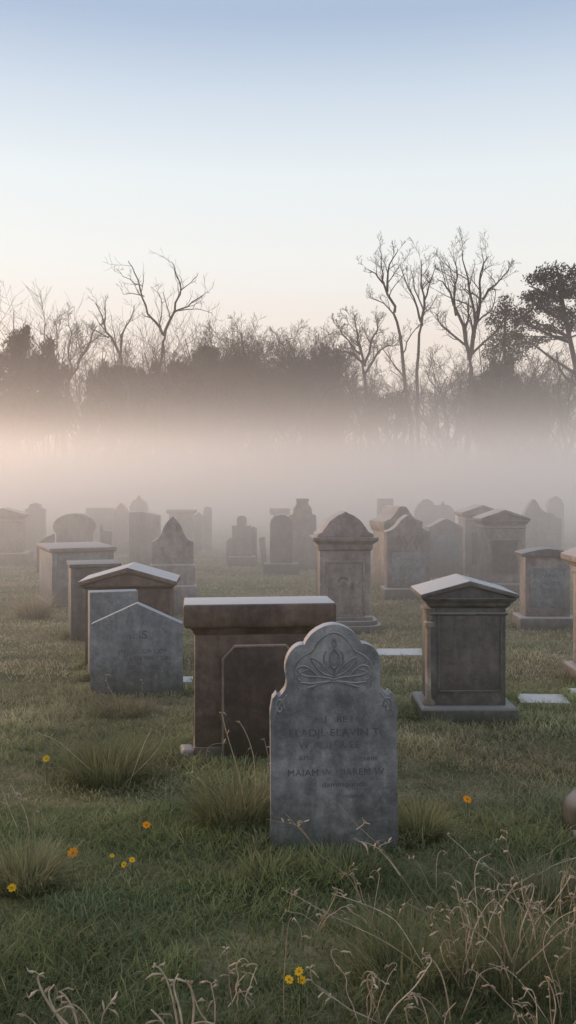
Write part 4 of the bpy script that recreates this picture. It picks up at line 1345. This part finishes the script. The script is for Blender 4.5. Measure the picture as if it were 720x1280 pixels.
evergreen('evergreen_tree', 'hazy tall evergreen between the stout bare tree and the spreading pine', 66, [(632, 540), (634, 480), (630, 430), (632, 390)],
          [(632, 380, 12, 14), (622, 398, 16, 16), (644, 402, 16, 14), (630, 425, 24, 16), (614, 440, 14, 12), (646, 440, 14, 12), (626, 470, 18, 16), (606, 478, 12, 16), (640, 390, 22, 12), (660, 425, 18, 10)], 6500, 0.10, 61, 0.17)
evergreen('spreading_pine', 'big spreading pine with layered dark crown and long crooked limbs at the right edge', 56, [(728, 545), (727, 500), (722, 467), (712, 420), (702, 370), (698, 340)],
          [(694, 332, 20, 9), (712, 340, 18, 11), (672, 348, 20, 9), (690, 360, 20, 10), (716, 366, 18, 10), (664, 368, 16, 8), (676, 384, 20, 8), (702, 386, 20, 9), (655, 392, 14, 8),
           (668, 406, 20, 7), (692, 408, 16, 8), (718, 404, 14, 10), (648, 416, 14, 7), (674, 424, 14, 5), (740, 380, 24, 16), (745, 350, 22, 14), (770, 390, 24, 20), (705, 352, 26, 12), (680, 372, 24, 12), (708, 395, 22, 12), (660, 402, 16, 9), (684, 340, 18, 10)], 13500, 0.09, 67, 0.20,
          limbs=[[(722, 467), (702, 456), (684, 446), (664, 432), (652, 428)], [(724, 480), (708, 470), (700, 452), (700, 436)], [(712, 425), (690, 415), (676, 405), (660, 398)], [(708, 400), (684, 388), (664, 378)],
                 [(703, 375), (684, 362), (668, 350)], [(722, 467), (740, 430), (756, 400)]])

k = 0
for px in list(range(112, 440, 17)) + list(range(560, 720, 17)):
    x = px + rnd.uniform(-7, 7)
    auto_tree('slender_bare_tree', 'slender twiggy tree of the close grown fringe filling the thicket', x, rnd.uniform(60, 67), rnd.uniform(430, 466), rnd.uniform(-0.06, 0.06), 700 + k, 0.11, 4, 1.05, 4,
              group='slender trees filling the thicket', spread=0.5)
    k += 1
# second hazy row far behind
k = 0
for px in range(-60, 800, 26):
    x = px + rnd.uniform(-9, 9)
    top = rnd.uniform(425, 462) if x < 330 else rnd.uniform(415, 452)
    auto_tree('far_bare_tree', 'hazy bare tree of the far row showing between the nearer trunks', x, rnd.uniform(70, 80), top, rnd.uniform(-0.08, 0.08), 300 + k, 0.15, 4, 0.9,
              group='far row of hazy bare trees')
    k += 1
# undergrowth along the foot of the trees
n = 26000
ux = rng.uniform(-26, 26, n); uy = rng.uniform(60, 68, n)
uh = 2.1 + 1.8 * vnoise(ux, uy * 0.3, 0.35, 8) + 1.2 * vnoise(ux, uy * 0.3, 1.1, 9)
uz = rng.random(n) ** 0.8 * uh
c = np.stack([ux, uy, uz], -1)
a = rng.normal(0, 1, (n, 3)); a[:, 2] = np.abs(a[:, 2]) * 1.6; a /= np.linalg.norm(a, axis=1)[:, None]
b = np.cross(a, rng.normal(0, 1, (n, 3))); b /= np.linalg.norm(b, axis=1)[:, None]
s = rng.uniform(0.08, 0.26, n)[:, None]
v = np.stack([c - a * s, c + b * s * 0.22, c + a * s, c - b * s * 0.22], 1).reshape(-1, 3)
me = bpy.data.meshes.new('undergrowth')
me.vertices.add(len(v)); me.vertices.foreach_set('co', v.ravel())
me.loops.add(n * 4); me.loops.foreach_set('vertex_index', np.arange(n * 4, dtype=np.int32))
me.polygons.add(n); me.polygons.foreach_set('loop_start', (np.arange(n) * 4).astype(np.int32))
me.update(calc_edges=True)
ug = link_mesh('undergrowth', me, M['needle']); ug['kind'] = 'stuff'; ug['label'] = 'scrubby dark undergrowth along the foot of the trees'

# ------------------------------------------------------------------ mist
MY0, MY1, MZ1 = 5.0, 130.0, 16.0
bm = bmesh.new(); add_box(bm, -90, 90, MY0, MY1, -0.6, MZ1)
m, nt = nodes_of('ground_mist')
geo = N(nt, 'ShaderNodeNewGeometry')
sep = N(nt, 'ShaderNodeSeparateXYZ'); nt.links.new(geo.outputs['Position'], sep.inputs[0])
X, Y, Zs = sep.outputs
mp = N(nt, 'ShaderNodeMapping'); mp.inputs['Scale'].default_value = (0.075, 0.075, 0.3); nt.links.new(geo.outputs['Position'], mp.inputs[0])
nz = noise_tex(nt, mp.outputs[0], 1.0, 2, 0.5)


def mr(v, a0, a1, b0, b1, smooth=False):
    n_ = N(nt, 'ShaderNodeMapRange'); n_.clamp = True
    if smooth:
        n_.interpolation_type = 'SMOOTHSTEP'
    nt.links.new(v, n_.inputs[0])
    for i_, q in enumerate((a0, a1, b0, b1)):
        n_.inputs[1 + i_].default_value = q
    return n_.outputs[0]


wob = math_n(nt, 'MULTIPLY', math_n(nt, 'SUBTRACT', nz, 0.5), 1.8)
hz = mr(math_n(nt, 'ADD', Zs, wob), 0.6, 4.4, 1.0, 0.0, True)                  # thins with height
hz = math_n(nt, 'ADD', math_n(nt, 'MULTIPLY', hz, 0.92), mr(math_n(nt, 'ADD', Zs, wob), 0.8, 7.5, 0.08, 0.0, True))
dens = math_n(nt, 'ADD', mr(Y, 5.0, 11.0, 0.008, 0.032, True), math_n(nt, 'ADD', mr(Y, 10.0, 23.0, 0.0, 0.075, True), mr(Y, 24.0, 50.0, 0.0, 0.09, True)))
dens = math_n(nt, 'MULTIPLY', hz, dens)
dens = math_n(nt, 'MULTIPLY', dens, mr(nz, 0.3, 0.7, 0.6, 1.4))
dens = math_n(nt, 'ADD', dens, mr(Zs, 0, 16, 0.0023, 0.0))
sca = N(nt, 'ShaderNodeVolumeScatter')
sca.inputs['Color'].default_value = (0.995, 0.975, 0.96, 1)
sca.inputs['Anisotropy'].default_value = 0.5
nt.links.new(dens, sca.inputs['Density'])
o = N(nt, 'ShaderNodeOutputMaterial'); nt.links.new(sca.outputs[0], o.inputs['Volume'])
try:
    m.cycles.volume_step_rate = 0.12
except Exception:
    m.volume_step_rate = 0.12 if hasattr(m, 'volume_step_rate') else 1
mist = obj('mist', bm, m, None, 0, smooth=False)
mist['kind'] = 'stuff'; mist['label'] = 'low bank of pale pinkish morning mist over the graves'

# ------------------------------------------------------------------ light
SUN_AZ, SUN_EL = -58, 9        # degrees clockwise from +Y, above the horizon
sd = Vector((math.sin(R(SUN_AZ)) * math.cos(R(SUN_EL)), math.cos(R(SUN_AZ)) * math.cos(R(SUN_EL)), math.sin(R(SUN_EL))))
ld = bpy.data.lights.new('sun', 'SUN'); ld.energy = 4.0; ld.angle = R(9); ld.color = (1.0, 0.64, 0.41)
lo = bpy.data.objects.new('sun', ld); C.objects.link(lo)
lo.rotation_euler = (-sd).to_track_quat('-Z', 'Y').to_euler()
w = bpy.data.worlds.new('World'); sc.world = w; w.use_nodes = True
nt = w.node_tree; nt.nodes.clear()
sky = N(nt, 'ShaderNodeTexSky', sky_type='NISHITA')
sky.sun_disc = False; sky.sun_elevation = R(SUN_EL); sky.sun_rotation = R(SUN_AZ)
sky.air_density = 1.0; sky.dust_density = 2.0; sky.ozone_density = 1.5
tc = N(nt, 'ShaderNodeTexCoord'); sp = N(nt, 'ShaderNodeSeparateXYZ'); nt.links.new(tc.outputs['Generated'], sp.inputs[0])
haze = ramp(nt, sp.outputs[2], [(0.0, (10.2, 8.5, 7.3)), (0.14, (10.5, 9.2, 8.2)), (0.22, (10.4, 10.3, 9.9)), (0.302, (9.5, 10.1, 10.3)), (0.371, (7.3, 8.3, 9.4)), (0.435, (4.8, 6.0, 7.9)), (0.7, (5.0, 5.8, 7.2)), (1.0, (4.6, 5.4, 7.0))])
mixed = mixc(nt, 0.85, sky.outputs[0], haze)
bg = N(nt, 'ShaderNodeBackground'); bg.inputs[1].default_value = 0.1
nt.links.new(mixed, bg.inputs[0])
o = N(nt, 'ShaderNodeOutputWorld'); nt.links.new(bg.outputs[0], o.inputs[0])
